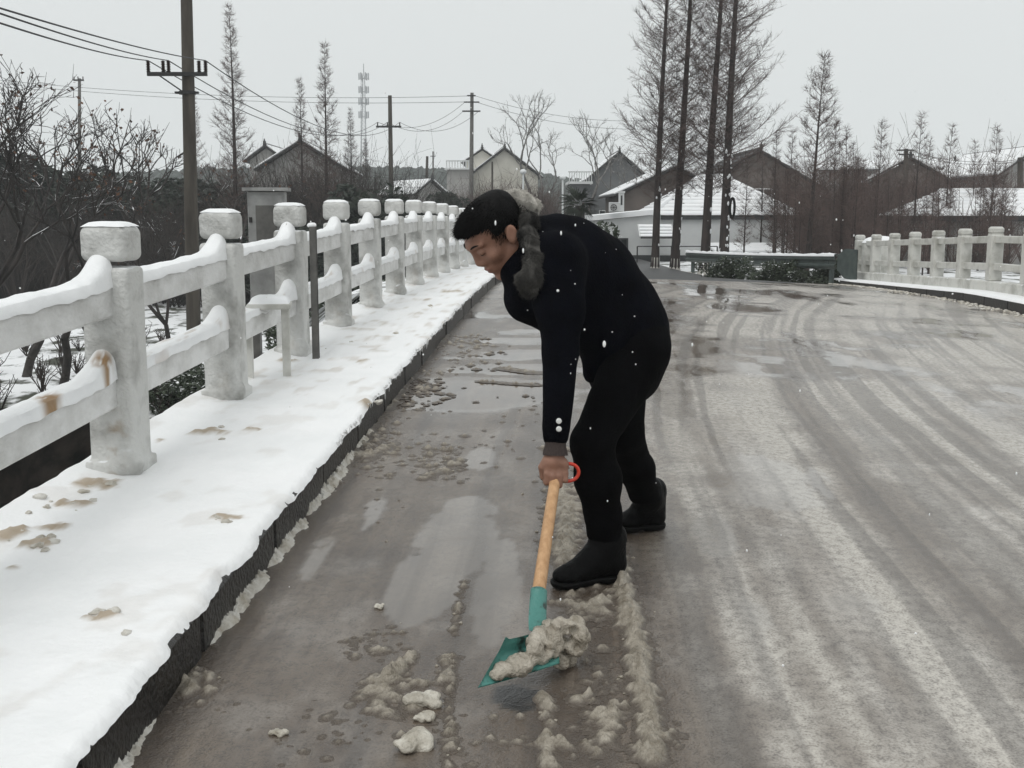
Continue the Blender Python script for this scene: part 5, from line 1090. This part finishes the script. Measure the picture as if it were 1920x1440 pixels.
for k, (v0, v1) in enumerate(((284, 300), (291, 303))): cable(at(1710, v0, 56), at(1905, v1, 50), .25, ('upper', 'lower')[k] + ' cable between the two dark poles above the right thicket', 'cables on the right', .010)
for u, vt, Y, lab in ((981, 322, 45, 'white globe street lamp on a pale post before the cream house'), (1055, 333, 48, 'small white street lamp left of the balcony of the dark house')):
    b0 = base_at(u, Y); tp = at(u, vt, Y); t = thing('street_lamp', lab, 'street lamp', b0, 'pale street lamps behind the man'); g = G(); g.tube([b0, tp], [.045, .035], 8); ob('post', g.mesh('post'), MT['lampwhite'], t); g = G(); V, Fi = ICO2; g.add(V * [.13, .13, .10] + tp, Fi); ob('lamp_head', g.mesh('lamp_head', True), MT['lampwhite'], t)
b0 = at(682, 330, 300); tp = at(682, 142, 300); t = thing('telecom_mast', 'pale lattice telecom mast fading into the grey sky on the left', 'mast', b0); g = G(); H_ = tp[2] - b0[2]
for k in range(4):
    a = k * math.pi / 2 + .8; g.tube([b0 + [1.1 * math.cos(a), 1.1 * math.sin(a), 0], tp + [.3 * math.cos(a), .3 * math.sin(a), 0]], .085, 4)
for k in range(26):
    f0, f1 = k / 26, (k + 1) / 26; r0_, r1_ = 1.1 - .8 * f0, 1.1 - .8 * f1
    for q in range(4): a, a2 = q * math.pi / 2 + .8, (q + 1) * math.pi / 2 + .8; g.tube([b0 + [r0_ * math.cos(a), r0_ * math.sin(a), H_ * f0], b0 + [r1_ * math.cos(a2), r1_ * math.sin(a2), H_ * f1]], .045, 3, False)
ob('lattice', g.mesh('lattice'), MT['tower'] if 'tower' in MT else MT['steelpale'], t)
for v in (147, 172, 194, 219):
    c = at(682, v, 300); g = G(); g.tube([c - [0, 0, .06], c + [0, 0, .06]], 1.0, 12); ob('platform', g.mesh('platform'), MT['steelpale'], t)
    for k in range(6): a = k * 1.047; g = G(); g.box(c + [1.2 * math.cos(a), 1.2 * math.sin(a), .5], (.3, .3, 1.7), rotz(a)); ob('antenna', g.mesh('antenna'), MT['steelpale'], t)
g = G(); g.tube([tp, tp + [0, 0, 3.]], .12, 5); ob('lightning_rod', g.mesh('lightning_rod'), MT['steelpale'], t)

# ------------------------------------------------------------------ houses
def window(par, x, z, w, h, y=-.0, glass='glass', frame='whitemetal', bars=1):
    g = G(); fr = .06
    for cx, cz, ww, hh in ((x, z + h / 2, w, fr), (x, z - h / 2, w, fr), (x - w / 2, z, fr, h + fr), (x + w / 2, z, fr, h + fr)): g.box((cx, y - .02, cz), (ww, .09, hh))
    for k in range(bars): g.box((x - w / 2 + w * (k + 1) / (bars + 1), y - .015, z), (.04, .06, h))
    f = ob('window', g.mesh('window'), MT[frame], par); g = G(); g.box((x, y + .012, z), (w - .04, .03, h - .04)); ob('pane', g.mesh('pane'), MT[glass], f); return f
def wall_holes(W, H, holes, y0, th=.16):            # a front wall with real openings
    xs_ = sorted({-W / 2, W / 2, *[h[0] - h[2] / 2 for h in holes], *[h[0] + h[2] / 2 for h in holes]}); zs_ = sorted({0, H, *[h[1] - h[3] / 2 for h in holes], *[h[1] + h[3] / 2 for h in holes]}); g = G()
    for a, b2 in zip(xs_[:-1], xs_[1:]):
        for c, d in zip(zs_[:-1], zs_[1:]):
            mx_, mz = (a + b2) / 2, (c + d) / 2
            if any(abs(mx_ - h[0]) < h[2] / 2 and abs(mz - h[1]) < h[3] / 2 for h in holes): continue
            g.box((mx_, y0 + th / 2, mz), (b2 - a, th, d - c))
    return g
def gable_house(name, label, u, v_eave, v_peak, half_px, Y, wall, depth=9, wins=(), ridge=True, zb=None, over=.35, rz=0., snow_h=.09, group=None, dz_r=0, cat='house'):
    b0 = base_at(u, Y); b0[2] = (zb if zb is not None else b0[2]) - .1; W = 2 * half_px * Y / F_PX; H = at(u, v_eave, Y)[2] - b0[2]; Hp = at(u, v_peak, Y)[2] - b0[2]
    t = thing(name, label, cat, b0, group, local=True, rz=rz); g = wall_holes(W, H, wins and [w for w in wins if w[1] + w[3] / 2 < H], 0)
    up_ = [w for w in wins if w[1] + w[3] / 2 >= H]
    g.box((-W / 2 + .08, depth / 2, H / 2), (.16, depth - .34, H)); g.box((W / 2 - .08, depth / 2, H / 2), (.16, depth - .34, H)); g.box((0, depth - .09, H / 2), (W - .34, .16, H))
    g.prism([(-W / 2, H + .002), (W / 2, H + .002), (0, Hp)], .01, .16); g.prism([(-W / 2, H + .002), (W / 2, H + .002), (0, Hp)], depth - .16, depth); ob('wall', g.mesh('wall'), MT[wall], t)
    sl = math.atan2(Hp - H, W / 2)
    for sg in (-1, 1):
        nrw = max(4, int((W / 2 + over) / .5)); Lr = (W / 2 + over) / math.cos(sl)
        for k in range(nrw):                       # lapped tile courses
            q = (k + .5) / nrw * Lr; dv = Lr / nrw; cx, cz = sg * math.cos(sl) * q, Hp + .12 - math.sin(sl) * q; g = G(); g.box((cx, depth / 2, cz), (dv * 1.12, depth + 2 * over, .07), roty(sg * (sl - .06))); ob('tile_course', g.mesh('tile_course'), MT['tile'], t)
        if snow_h: g = G(); g.box((sg * math.cos(sl) * Lr * .5 + sg * math.sin(sl) * .1, depth / 2, Hp + .12 - math.sin(sl) * Lr * .5 + .09), (Lr * .97, depth + 2 * over - .1, snow_h), roty(sg * sl), .03); ob('roof_snow', g.mesh('roof_snow'), MT['roofsnow'], t)
    if ridge:
        g = G(); g.box((0, depth / 2, Hp + .2), (.2, depth + 2 * over + .1, .14)); g.box((0, -over - .02, Hp + .32), (.14, .2, .2)); g.box((0, -over - .05, Hp + .46), (.06, .1, .16)); ob('ridge', g.mesh('ridge'), MT['tile'], t)
    for x, z, w, h in wins: window(t, x, z, w, h, -.012 if (x, z, w, h) in up_ else .05)
    return t
gable_house('gable_house', 'grey plastered house whose wide snow edged gable shows behind the left redwoods', 570, 316, 270, 72, 60, 'greywall', 11, [(-.7, 1.6, .9, 1.0)], rz=.06, group='village houses')
gable_house('gable_house', 'small dark tiled house left of the wide grey gable, partly hidden by trees', 505, 300, 278, 30, 70, 'greywall', 8, (), group='village houses')
cz = 90; s_ = cz / F_PX
gable_house('gable_house', 'cream house with two small upper windows in its gable behind the man', 946, 330, 281, 62, cz, 'creamwall', 12, [(-.55, 3.35, .62, .95), (.55, 3.35, .62, .95), (-1.2, 1.2, .8, 1.0)], zb=-1.2, rz=.08, group='village houses', snow_h=.05)
b0 = base_at(862, 86); b0[2] = -1.2; t = thing('flat_wing', 'flat roofed wing with a white parapet left of the cream gable house', 'house', b0, 'village houses', local=True); W = 46 * 86 / F_PX; H = at(862, 318, 86)[2] + 1.2
g = wall_holes(W, H, [(-.2, H * .45, .7, 1.0)], 0); g.box((0, 4, H / 2), (W, 7.6, H)); ob('wall', g.mesh('wall'), MT['greywall'], t); g = G(); g.box((0, 3.9, H + .06), (W + .3, 8.2, .12)); ob('roof', g.mesh('roof'), MT['whitewall'], t); window(t, -.2, H * .45, .7, 1.0, .05)
g = G(); [g.box((-W / 2 + W * k / 9, .0, H + .36), (.08, .08, .48)) for k in range(10)]; g.box((0, 0, H + .64), (W + .1, .12, .1)); ob('parapet', g.mesh('parapet'), MT['whitewall'], t)
gable_house('side_roof_house', 'low roofed rear part of the cream house covered with snow', 905, 303, 282, 30, 93, 'creamwall', 9, (), zb=-1.0, group='village houses', snow_h=.2)
gable_house('pavilion', 'small house with snow striped tile roofs below the two thin poles', 808, 362, 341, 26, 78, 'greywall', 6, (), rz=.5, group='village houses', snow_h=.1)
gable_house('dark_house', 'dark grey house with a white railed balcony behind the grey bare trees', 1158, 335, 290, 52, 80, 'darkwall', 10, [(-.9, 2.2, .8, 1.0)], zb=-1, group='village houses', snow_h=.03)
b0 = at(1088, 345, 76); t = thing('balcony_wing', 'wing of the dark house with a white railed balcony full of snow', 'house', [b0[0], 76, -1.0], 'village houses', local=True); H = b0[2] + 1; g = wall_holes(1.3, H, [(0, H * .55, .7, 1.1)], 0); g.box((0, 2, H / 2), (1.3, 3.6, H)); ob('wall', g.mesh('wall'), MT['darkwall'], t); window(t, 0, H * .55, .7, 1.1, .05); g = G(); g.box((0, 1.8, H + .08), (1.6, 4.2, .16)); [g.box((-.72 + .16 * k, -.2, H + .45), (.05, .05, .6)) for k in range(10)]; g.box((0, -.2, H + .78), (1.6, .1, .08)); ob('balcony', g.mesh('balcony'), MT['whitewall'], t)
gable_house('brown_house', 'brown gable house with a snow edged eave behind the white annex', 1262, 366, 318, 100, 56, 'brownwall', 9, [(-.15, 1.2, .6, .5)], zb=-.9, group='village houses', ridge=False, snow_h=.10)
gable_house('brown_house', 'large brown gable house rising behind the snowy hipped roof', 1418, 352, 286, 112, 64, 'brownwall', 10, [(.3, 3.4, .9, .7), (-.9, 3.4, .9, .7)], zb=-.9, group='village houses', snow_h=0)
gable_house('brown_house', 'grey brown gable house with a pointed snow roof behind the right saplings', 1697, 336, 299, 62, 66, 'brownwall', 9, [(.4, 1.6, .7, .9)], zb=-.6, group='village houses', snow_h=.16, rz=-.25)
gable_house('pale_house', 'pale house with a snowy roof at the right edge of the photo', 1925, 325, 282, 55, 62, 'greywall', 9, (), zb=-.6, group='village houses', snow_h=.16)
gable_house('snow_roof_house', 'far snow roofed house above the right thicket', 1770, 318, 306, 32, 84, 'greywall', 9, (), zb=-.6, group='village houses', snow_h=.22, rz=1.2)
def hip_house(name, label, u, Y, W, D, H, Hr, ridge_l, zb, wall, ridge_x=0., wins=(), plinth=0, group=None, over=.3, rz=0., rows=11, chim=False):
    b0 = at(u, 480, Y); b0[2] = zb; t = thing(name, label, 'house', b0, group, local=True, rz=rz); g = wall_holes(W, H, list(wins), 0); g.box((-W / 2 + .08, D / 2, H / 2), (.16, D - .34, H)); g.box((W / 2 - .08, D / 2, H / 2), (.16, D - .34, H)); g.box((0, D - .1, H / 2), (W - .34, .16, H)); ob('wall', g.mesh('wall'), MT[wall], t)
    for w in wins: window(t, *w, .05)
    if plinth: g = G(); g.box((0, -.02, plinth / 2), (W + .06, .06, plinth)); ob('plinth', g.mesh('plinth'), MT['plinth'], t)
    g = G(); g.box((0, D / 2, H + .05), (W + 2 * over, D + 2 * over, .1)); ob('eaves', g.mesh('eaves'), MT['plinth'], t)
    e = [np.array([-W / 2 - over, -over, H + .1]), np.array([W / 2 + over, -over, H + .1]), np.array([W / 2 + over, D + over, H + .1]), np.array([-W / 2 - over, D + over, H + .1])]; r0_, r1_ = np.array([ridge_x - ridge_l / 2, D / 2, H + Hr]), np.array([ridge_x + ridge_l / 2, D / 2, H + Hr])
    rs = np.random.default_rng(3)
    for a, b2, ra, rb in ((e[0], e[1], r0_, r1_), (e[1], e[2], r1_, r1_), (e[2], e[3], r1_, r0_), (e[3], e[0], r0_, r0_)):
        n = nrm(np.cross(b2 - a, ra - a)); n = n if n[2] > 0 else -n
        for k in range(rows):
            q0, q1 = k / rows, (k + 1) / rows; A0, B0, A1, B1 = a + (ra - a) * q0, b2 + (rb - b2) * q0, a + (ra - a) * q1, b2 + (rb - b2) * q1; d = nrm(A1 - A0 + B1 - B0) * .03; g = G(); lo_, hi_ = n * .075, n * .02
            g.add([A0 + lo_, B0 + lo_, B1 + hi_ + d, A1 + hi_ + d, A0, B0], [[0, 1, 2, 3], [4, 5, 1, 0]]); c_ = ob('tile_course', g.mesh('tile_course'), MT['tile'], t)
            m_ = 40; tt_ = np.linspace(.003, .997, m_); lipo = .05 + .12 * rs.uniform(0, 1, m_) ** 2.5 + (.25 * (rs.uniform(0, 1, m_) > .93)); lo2 = [A0 * (1 - x) + B0 * x + (A1 * (1 - x) + B1 * x - A0 * (1 - x) - B0 * x) * l_ + n * .077 for x, l_ in zip(tt_, lipo)]; mid_ = [A0 * (1 - x) + B0 * x + (A1 * (1 - x) + B1 * x - A0 * (1 - x) - B0 * x) * min(l_ + .12, .9) + n * .135 for x, l_ in zip(tt_, lipo)]; hi2 = [A1 * (1 - x) + B1 * x + n * .10 for x in tt_]
            ob('course_snow', mesh('course_snow', np.array(lo2 + mid_ + hi2), grid_faces(3, m_), True), MT['roofsnow'], c_)
    for a, b2 in ((r0_, r1_), (e[0] + [0, 0, .05], r0_), (e[1] + [0, 0, .05], r1_)):
        g = G(); g.tube([a + [0, 0, .08], (a + b2) / 2 + [0, 0, .1], b2 + [0, 0, .08]], .10, 7); ob('ridge', g.mesh('ridge'), MT['roofsnow'], t)
    return t
Y_ = 46.; sc_ = Y_ / F_PX
hip_house('white_house', 'white plastered house with a snow covered hipped tile roof behind the four tall redwoods', 1356, Y_, 262 * sc_, 6.5, 1.78, 66 * sc_ * 1.22, 46 * sc_, -.62, 'whitewall', ridge_x=0, wins=[(-1.2, .28, .42, .35), (.6, .28, .42, .35)], plinth=.36, group='village houses', over=.12)
b0 = at(1176, 480, 44.); b0[2] = -.62; an = thing('annex', 'low white annex with a snow covered sloping flat roof, dark window and dark base', 'house', b0, 'village houses', local=True); s4 = 44. / F_PX; W = 122 * s4
H0, H1 = at(1115, 414, 44.)[2] + .62, at(1235, 402, 44.)[2] + .62
g = wall_holes(W, H0, [(-12 * s4, at(1164, 460, 44.)[2] + .62, 24 * s4, 24 * s4)], 0); g.prism([(-W / 2, H0 + .002), (W / 2, H0 + .002), (W / 2, H1)], .01, .16); g.box((0, 2.3, H0 / 2), (W, 4.2, H0)); ob('wall', g.mesh('wall'), MT['whitewall'], an); window(an, -12 * s4, at(1164, 460, 44.)[2] + .62, 24 * s4, 24 * s4, .05, 'glass', 'plinth', 1)
g = G(); g.prism([(-W / 2 - .1, H0 + .01), (W / 2 - .05, H1 + .01), (W / 2 - .05, H1 + .2), (-W / 2 - .1, H0 + .2)], -.12, 4.6); ob('roof_snow', g.mesh('roof_snow'), MT['roofsnow'], an); g = G(); g.box((0, -.02, .22), (W - .04, .06, .44)); ob('plinth', g.mesh('plinth'), MT['plinth'], an)
aw_c = at(1230, 437, 43.2); aw = thing('awning', 'small tiled awning roof striped with snow on the wall of the white annex', 'awning', aw_c, None, local=True); s43 = 43.2 / F_PX; Wa = 62 * s43
for k in range(4):
    g = G(); z_ = .22 - k * .115; g.box((0, .35 - .16 * k, z_), (Wa, .21, .05), rotx(.55)); c_ = ob('tile_course', g.mesh('tile_course'), MT['tile'], aw); g = G(); g.box((0, .37 - .16 * k, z_ + .045), (Wa - .03, .17, .055), rotx(.55), .015); ob('course_snow', g.mesh('course_snow'), MT['roofsnow'], c_)
for sx in (-1, 1): g = G(); g.box((sx * Wa / 2, .12, .06), (.05, .85, .10), rotx(.55)); ob('barge_board', g.mesh('barge_board'), MT['whitewall'], aw)
c = at(1152, 389, 43.6); t = thing('air_conditioner', 'white outdoor air conditioning unit standing on the annex roof', 'air conditioner', c, local=True); g = G(); g.box((0, 0, .0), (20 * s4, .3, 16 * s4), None, .02); ob('casing', g.mesh('casing'), MT['whitemetal'], t); g = G(); a = np.linspace(0, 6.2832, 17); g.tube([[-.04 + .11 * math.cos(x), -.16, .11 * math.sin(x)] for x in a], .012, 5, False); [g.tube([[-.04 + .10 * math.cos(x), -.16, .10 * math.sin(x)], [-.04 - .10 * math.cos(x), -.16, -.10 * math.sin(x)]], .006, 4) for x in np.linspace(0, 3, 5)]; ob('fan_grille', g.mesh('fan_grille'), MT['iron'], t); g = G(); g.box((0, -.01, 8.6 * s4), (20 * s4, .3, .03)); ob('snow', g.mesh('snow'), MT['roofsnow'], t)
c = at(1165, 374, 44.2); t = thing('chimney', 'narrow white chimney beside the air conditioning unit', 'chimney', c - [0, 0, .25], local=True); g = G(); g.box((0, 0, .15), (.2, .2, .7)); g.box((0, 0, .53), (.26, .26, .07)); ob('shaft', g.mesh('shaft'), MT['whitewall'], t); g = G(); g.box((0, -.102, .22), (.07, .01, .36)); ob('slot', g.mesh('slot'), MT['plinth'], t)
hip_house('snow_roof_house', 'low grey house with a broad snow covered tile roof behind the right railing', 1905, 38, 5.0, 5.5, 1.55, .95, 3.2, -.4, 'greywall', group='village houses', rows=7, wins=[(-1.4, .8, .6, .6)], over=.25)
b0 = at(1370, 452, 43.); t = thing('low_shed', 'low snow roofed shed wall in front of the white house behind the saplings', 'shed', [b0[0] + 1.2, 43, -.45], None, local=True); g = G(); g.box((0, 1, .25), (3.4, 2, .5)); ob('wall', g.mesh('wall'), MT['plinth'], t); g = G(); g.box((0, 1, .56), (3.6, 2.3, .10), rotx(.1), .02); ob('roof_snow', g.mesh('roof_snow'), MT['roofsnow'], t)
g = G(); pr = [at(1195 + 150 * k / 7, 462, 40.5) for k in range(8)]; t = thing('pipe_fence', 'low dark pipe rail between the tall redwood trunks and the white house', 'fence', pr[0] * [1, 1, 0] - [0, 0, .3])
g.tube(pr, .02, 6); ob('rail', g.mesh('rail'), MT['iron'], t)
for k in (0, 3, 7): g = G(); g.tube([pr[k] * [1, 1, 0] - [0, 0, .5], pr[k]], .025, 6); ob('post', g.mesh('post'), MT['iron'], t)

# far wooded hill
rh_ = np.random.default_rng(12); xs_h = np.linspace(-150, 110, 200); prof_h = lambda x: 2.2 + 9.5 * np.exp(-((x + 38) / 62) ** 2) + 2.2 * np.exp(-((x - 10) / 25) ** 2) + 3.0 * np.exp(-((x + 95) / 30) ** 2)
V = []
for k in range(24):
    q = k / 23; V.append(np.stack([xs_h, 195 + 60 * q + 0 * xs_h, -2 + (prof_h(xs_h) + 1.) * math.sin(q * math.pi / 2)], 1))
ob('hill', mesh('hill', np.concatenate(V), grid_faces(24, 200), True), MT['hill'], kind='structure')
g = G(); Vi, Fi = ICO1
for _ in range(7000):
    q = rh_.uniform(0, 1) ** .8; x = rh_.uniform(-150, 110); z_ = -2 + (prof_h(x) + .4) * math.sin(q * math.pi / 2); r = rh_.uniform(.5, 1.15); nz = 1 + .18 * rh_.normal(0, 1, (len(Vi), 1)); g.add(Vi * nz * [r, r, r * rh_.uniform(.8, 1.4)] + [x, 195 + 60 * q, z_ + r * .3], Fi)
ob('hill_forest', g.mesh('hill_forest'), MT['hill'], kind='stuff')

# ------------------------------------------------------------------ things at the left railing
c = at(501, 452, 8.35); wcb = 68 * 8.35 / F_PX; zt_ = at(501, 358, 8.35)[2]; zb_ = float(walk_z(8.35)) + .25; hcb = zt_ - zb_
cab = thing('metal_cabinet', 'tall grey weathered metal cabinet standing behind the railing between the second and third posts', 'cabinet', (c[0], 8.35, zb_ - .3), local=True, rz=.12)
g = G(); g.box((0, .11, .3 + hcb / 2), (wcb, .22, hcb), None, .008); ob('body', g.mesh('body'), MT['galv'], cab); g = G(); g.box((0, .1, .3 + hcb + .012), (wcb + .06, .30, .024)); ob('roof', g.mesh('roof'), MT['galv'], cab)
g = G(); g.box((-.0, -.006, .3 + hcb * .54), (wcb - .03, .012, hcb * .86)); dr = ob('door', g.mesh('door'), MT['galv'], cab); g = G(); g.box((.0, -.016, .3 + hcb * .68), (wcb * .55, .01, hcb * .42)); ob('inspection_window', g.mesh('inspection_window'), MT['galvdark'], dr); g = G(); g.tube([[-wcb * .42, -.02, .3 + hcb * .8], [-wcb * .42, -.02, .3 + hcb * .76]], .012, 8); ob('lock', g.mesh('lock'), MT['iron'], dr)
for sx in (-1, 1): g = G(); g.box((sx * (wcb / 2 - .03), .11, -.2), (.05, .16, 1.0)); ob('leg', g.mesh('leg'), MT['galvdark'], cab)
yp = POST_Y[4] - .10; px_ = sdir(S_P, yp) + .15
q = at(585, 540, 8.05); zg = float(walk_z(8.05)); t = thing('steel_channel_post', 'thin dark grey steel channel standing upright on the sidewalk by the third railing post', 'post', (q[0], 8.05, zg), local=True)
hh = at(583, 425, 8.05)[2] - zg; g = G(); g.box((0, 0, hh / 2), (.012, .05, hh)); g.box((.022, -.022, hh / 2), (.034, .006, hh)); g.box((.022, .022, hh / 2), (.034, .006, hh)); ob('channel', g.mesh('channel'), MT['galvdark'], t); g = G(); lumps(g, [[.01, 0, hh + .01]], [.035], rng, .6); ob('snow_tip', g.mesh('snow_tip', True), MT['roofsnow'], t)
y1 = 7.35; zg = float(walk_z(y1)); q = at(508, 620, y1); t = thing('low_stand', 'low weathered concrete stand with a snow covered top standing against the railing', 'stand', (q[0], y1, zg), local=True)
wf = 62 * y1 / F_PX; hf = at(508, 566, y1)[2] - zg
for sx, hx_ in ((-1, .02), (1, 0)): g = G(); g.box((sx * wf / 2, -.05 - .12 * (sx < 0), hf / 2 - hx_), (.05, .03, hf - .01), None, .004); ob('leg', g.mesh('leg'), MT['concrete'], t)
g = G(); g.box((.0, -.02, hf - .02), (wf + .06, .28, .035), rotz(.15), .006); ob('top_board', g.mesh('top_board'), MT['concrete'], t)
nu = 20; a = np.linspace(-1, 1, nu); X_, Y2_ = np.meshgrid(a, a); hsn = .05 * np.sqrt(np.clip(1 - X_ ** 4, 0, 1) * np.clip(1 - Y2_ ** 4, 0, 1)) + .006 * vn(X_ * 4, Y2_ * 4, 3) - .004; ob('snow_cover', mesh('snow_cover', np.stack([X_ * (wf / 2 + .02), Y2_ * .13 - .02, hf - .003 + hsn], -1).reshape(-1, 3) @ rotz(.15).T, grid_faces(nu, nu), True), MT['roofsnow'], t)

# ------------------------------------------------------------------ falling snow and thin winter air
g = G(); rf = np.random.default_rng(77); Vi, Fi = ICO1
fl = [(1133, 645, 3.7, 7, 12), (1046, 545, 3.75, 6, 5), (929, 418, 3.8, 4, 9), (981, 470, 3.75, 4, 9), (1052, 437, 3.7, 4, 8), (1096, 618, 3.7, 4, 4), (868, 395, 3.8, 3, 4), (886, 391, 3.8, 3, 3), (1107, 803, 3.7, 3, 4), (1186, 660, 3.7, 3, 3), (1070, 700, 3.6, 2, 3), (1192, 683, 3.7, 3, 3), (1030, 360, 3.2, 3, 4), (1318, 515, 8, 3, 6), (1578, 470, 8, 3, 5), (1786, 551, 7, 4, 3), (1717, 1188, 2.6, 5, 5), (1468, 1248, 2.5, 6, 5)]
for u, v, Y, ru, rv in fl: s_ = Y / F_PX; g.add(Vi * [ru * s_ * .45, 1.5 * s_, rv * s_ * .55] + at(u, v, Y), Fi)
for _ in range(420):
    Y = rf.uniform(2.5, 16); s_ = Y / F_PX; p = at(rf.uniform(0, 1920), rf.uniform(150, 1300), Y)
    if p[2] < float(rr(Y)) + .25: continue
    uu = 960 + p[0] / p[1] * F_PX; vv = 400 - (p[2] - EYE) / p[1] * F_PX
    if 840 < uu < 985 and 350 < vv < 540: continue
    r = rf.uniform(.0011, .0026); g.add(Vi * [r, r, r * rf.uniform(1, 2)] + p, Fi)
ob('falling_snow', g.mesh('falling_snow', True), MT['flake'], kind='stuff')
hz = bpy.data.materials.new('haze'); hz.use_nodes = True; N, L = hz.node_tree.nodes, hz.node_tree.links; N.remove(N['Principled BSDF']); pv = N.new('ShaderNodeVolumePrincipled'); pv.inputs['Color'].default_value = (.93, .96, .97, 1); pv.inputs['Density'].default_value = .0011; pv.inputs['Anisotropy'].default_value = .3; L.new(pv.outputs[0], N['Material Output'].inputs['Volume'])
g = G(); g.box((0, 190, 20), (640, 520, 52)); ob('haze', g.mesh('haze'), hz, kind='stuff')
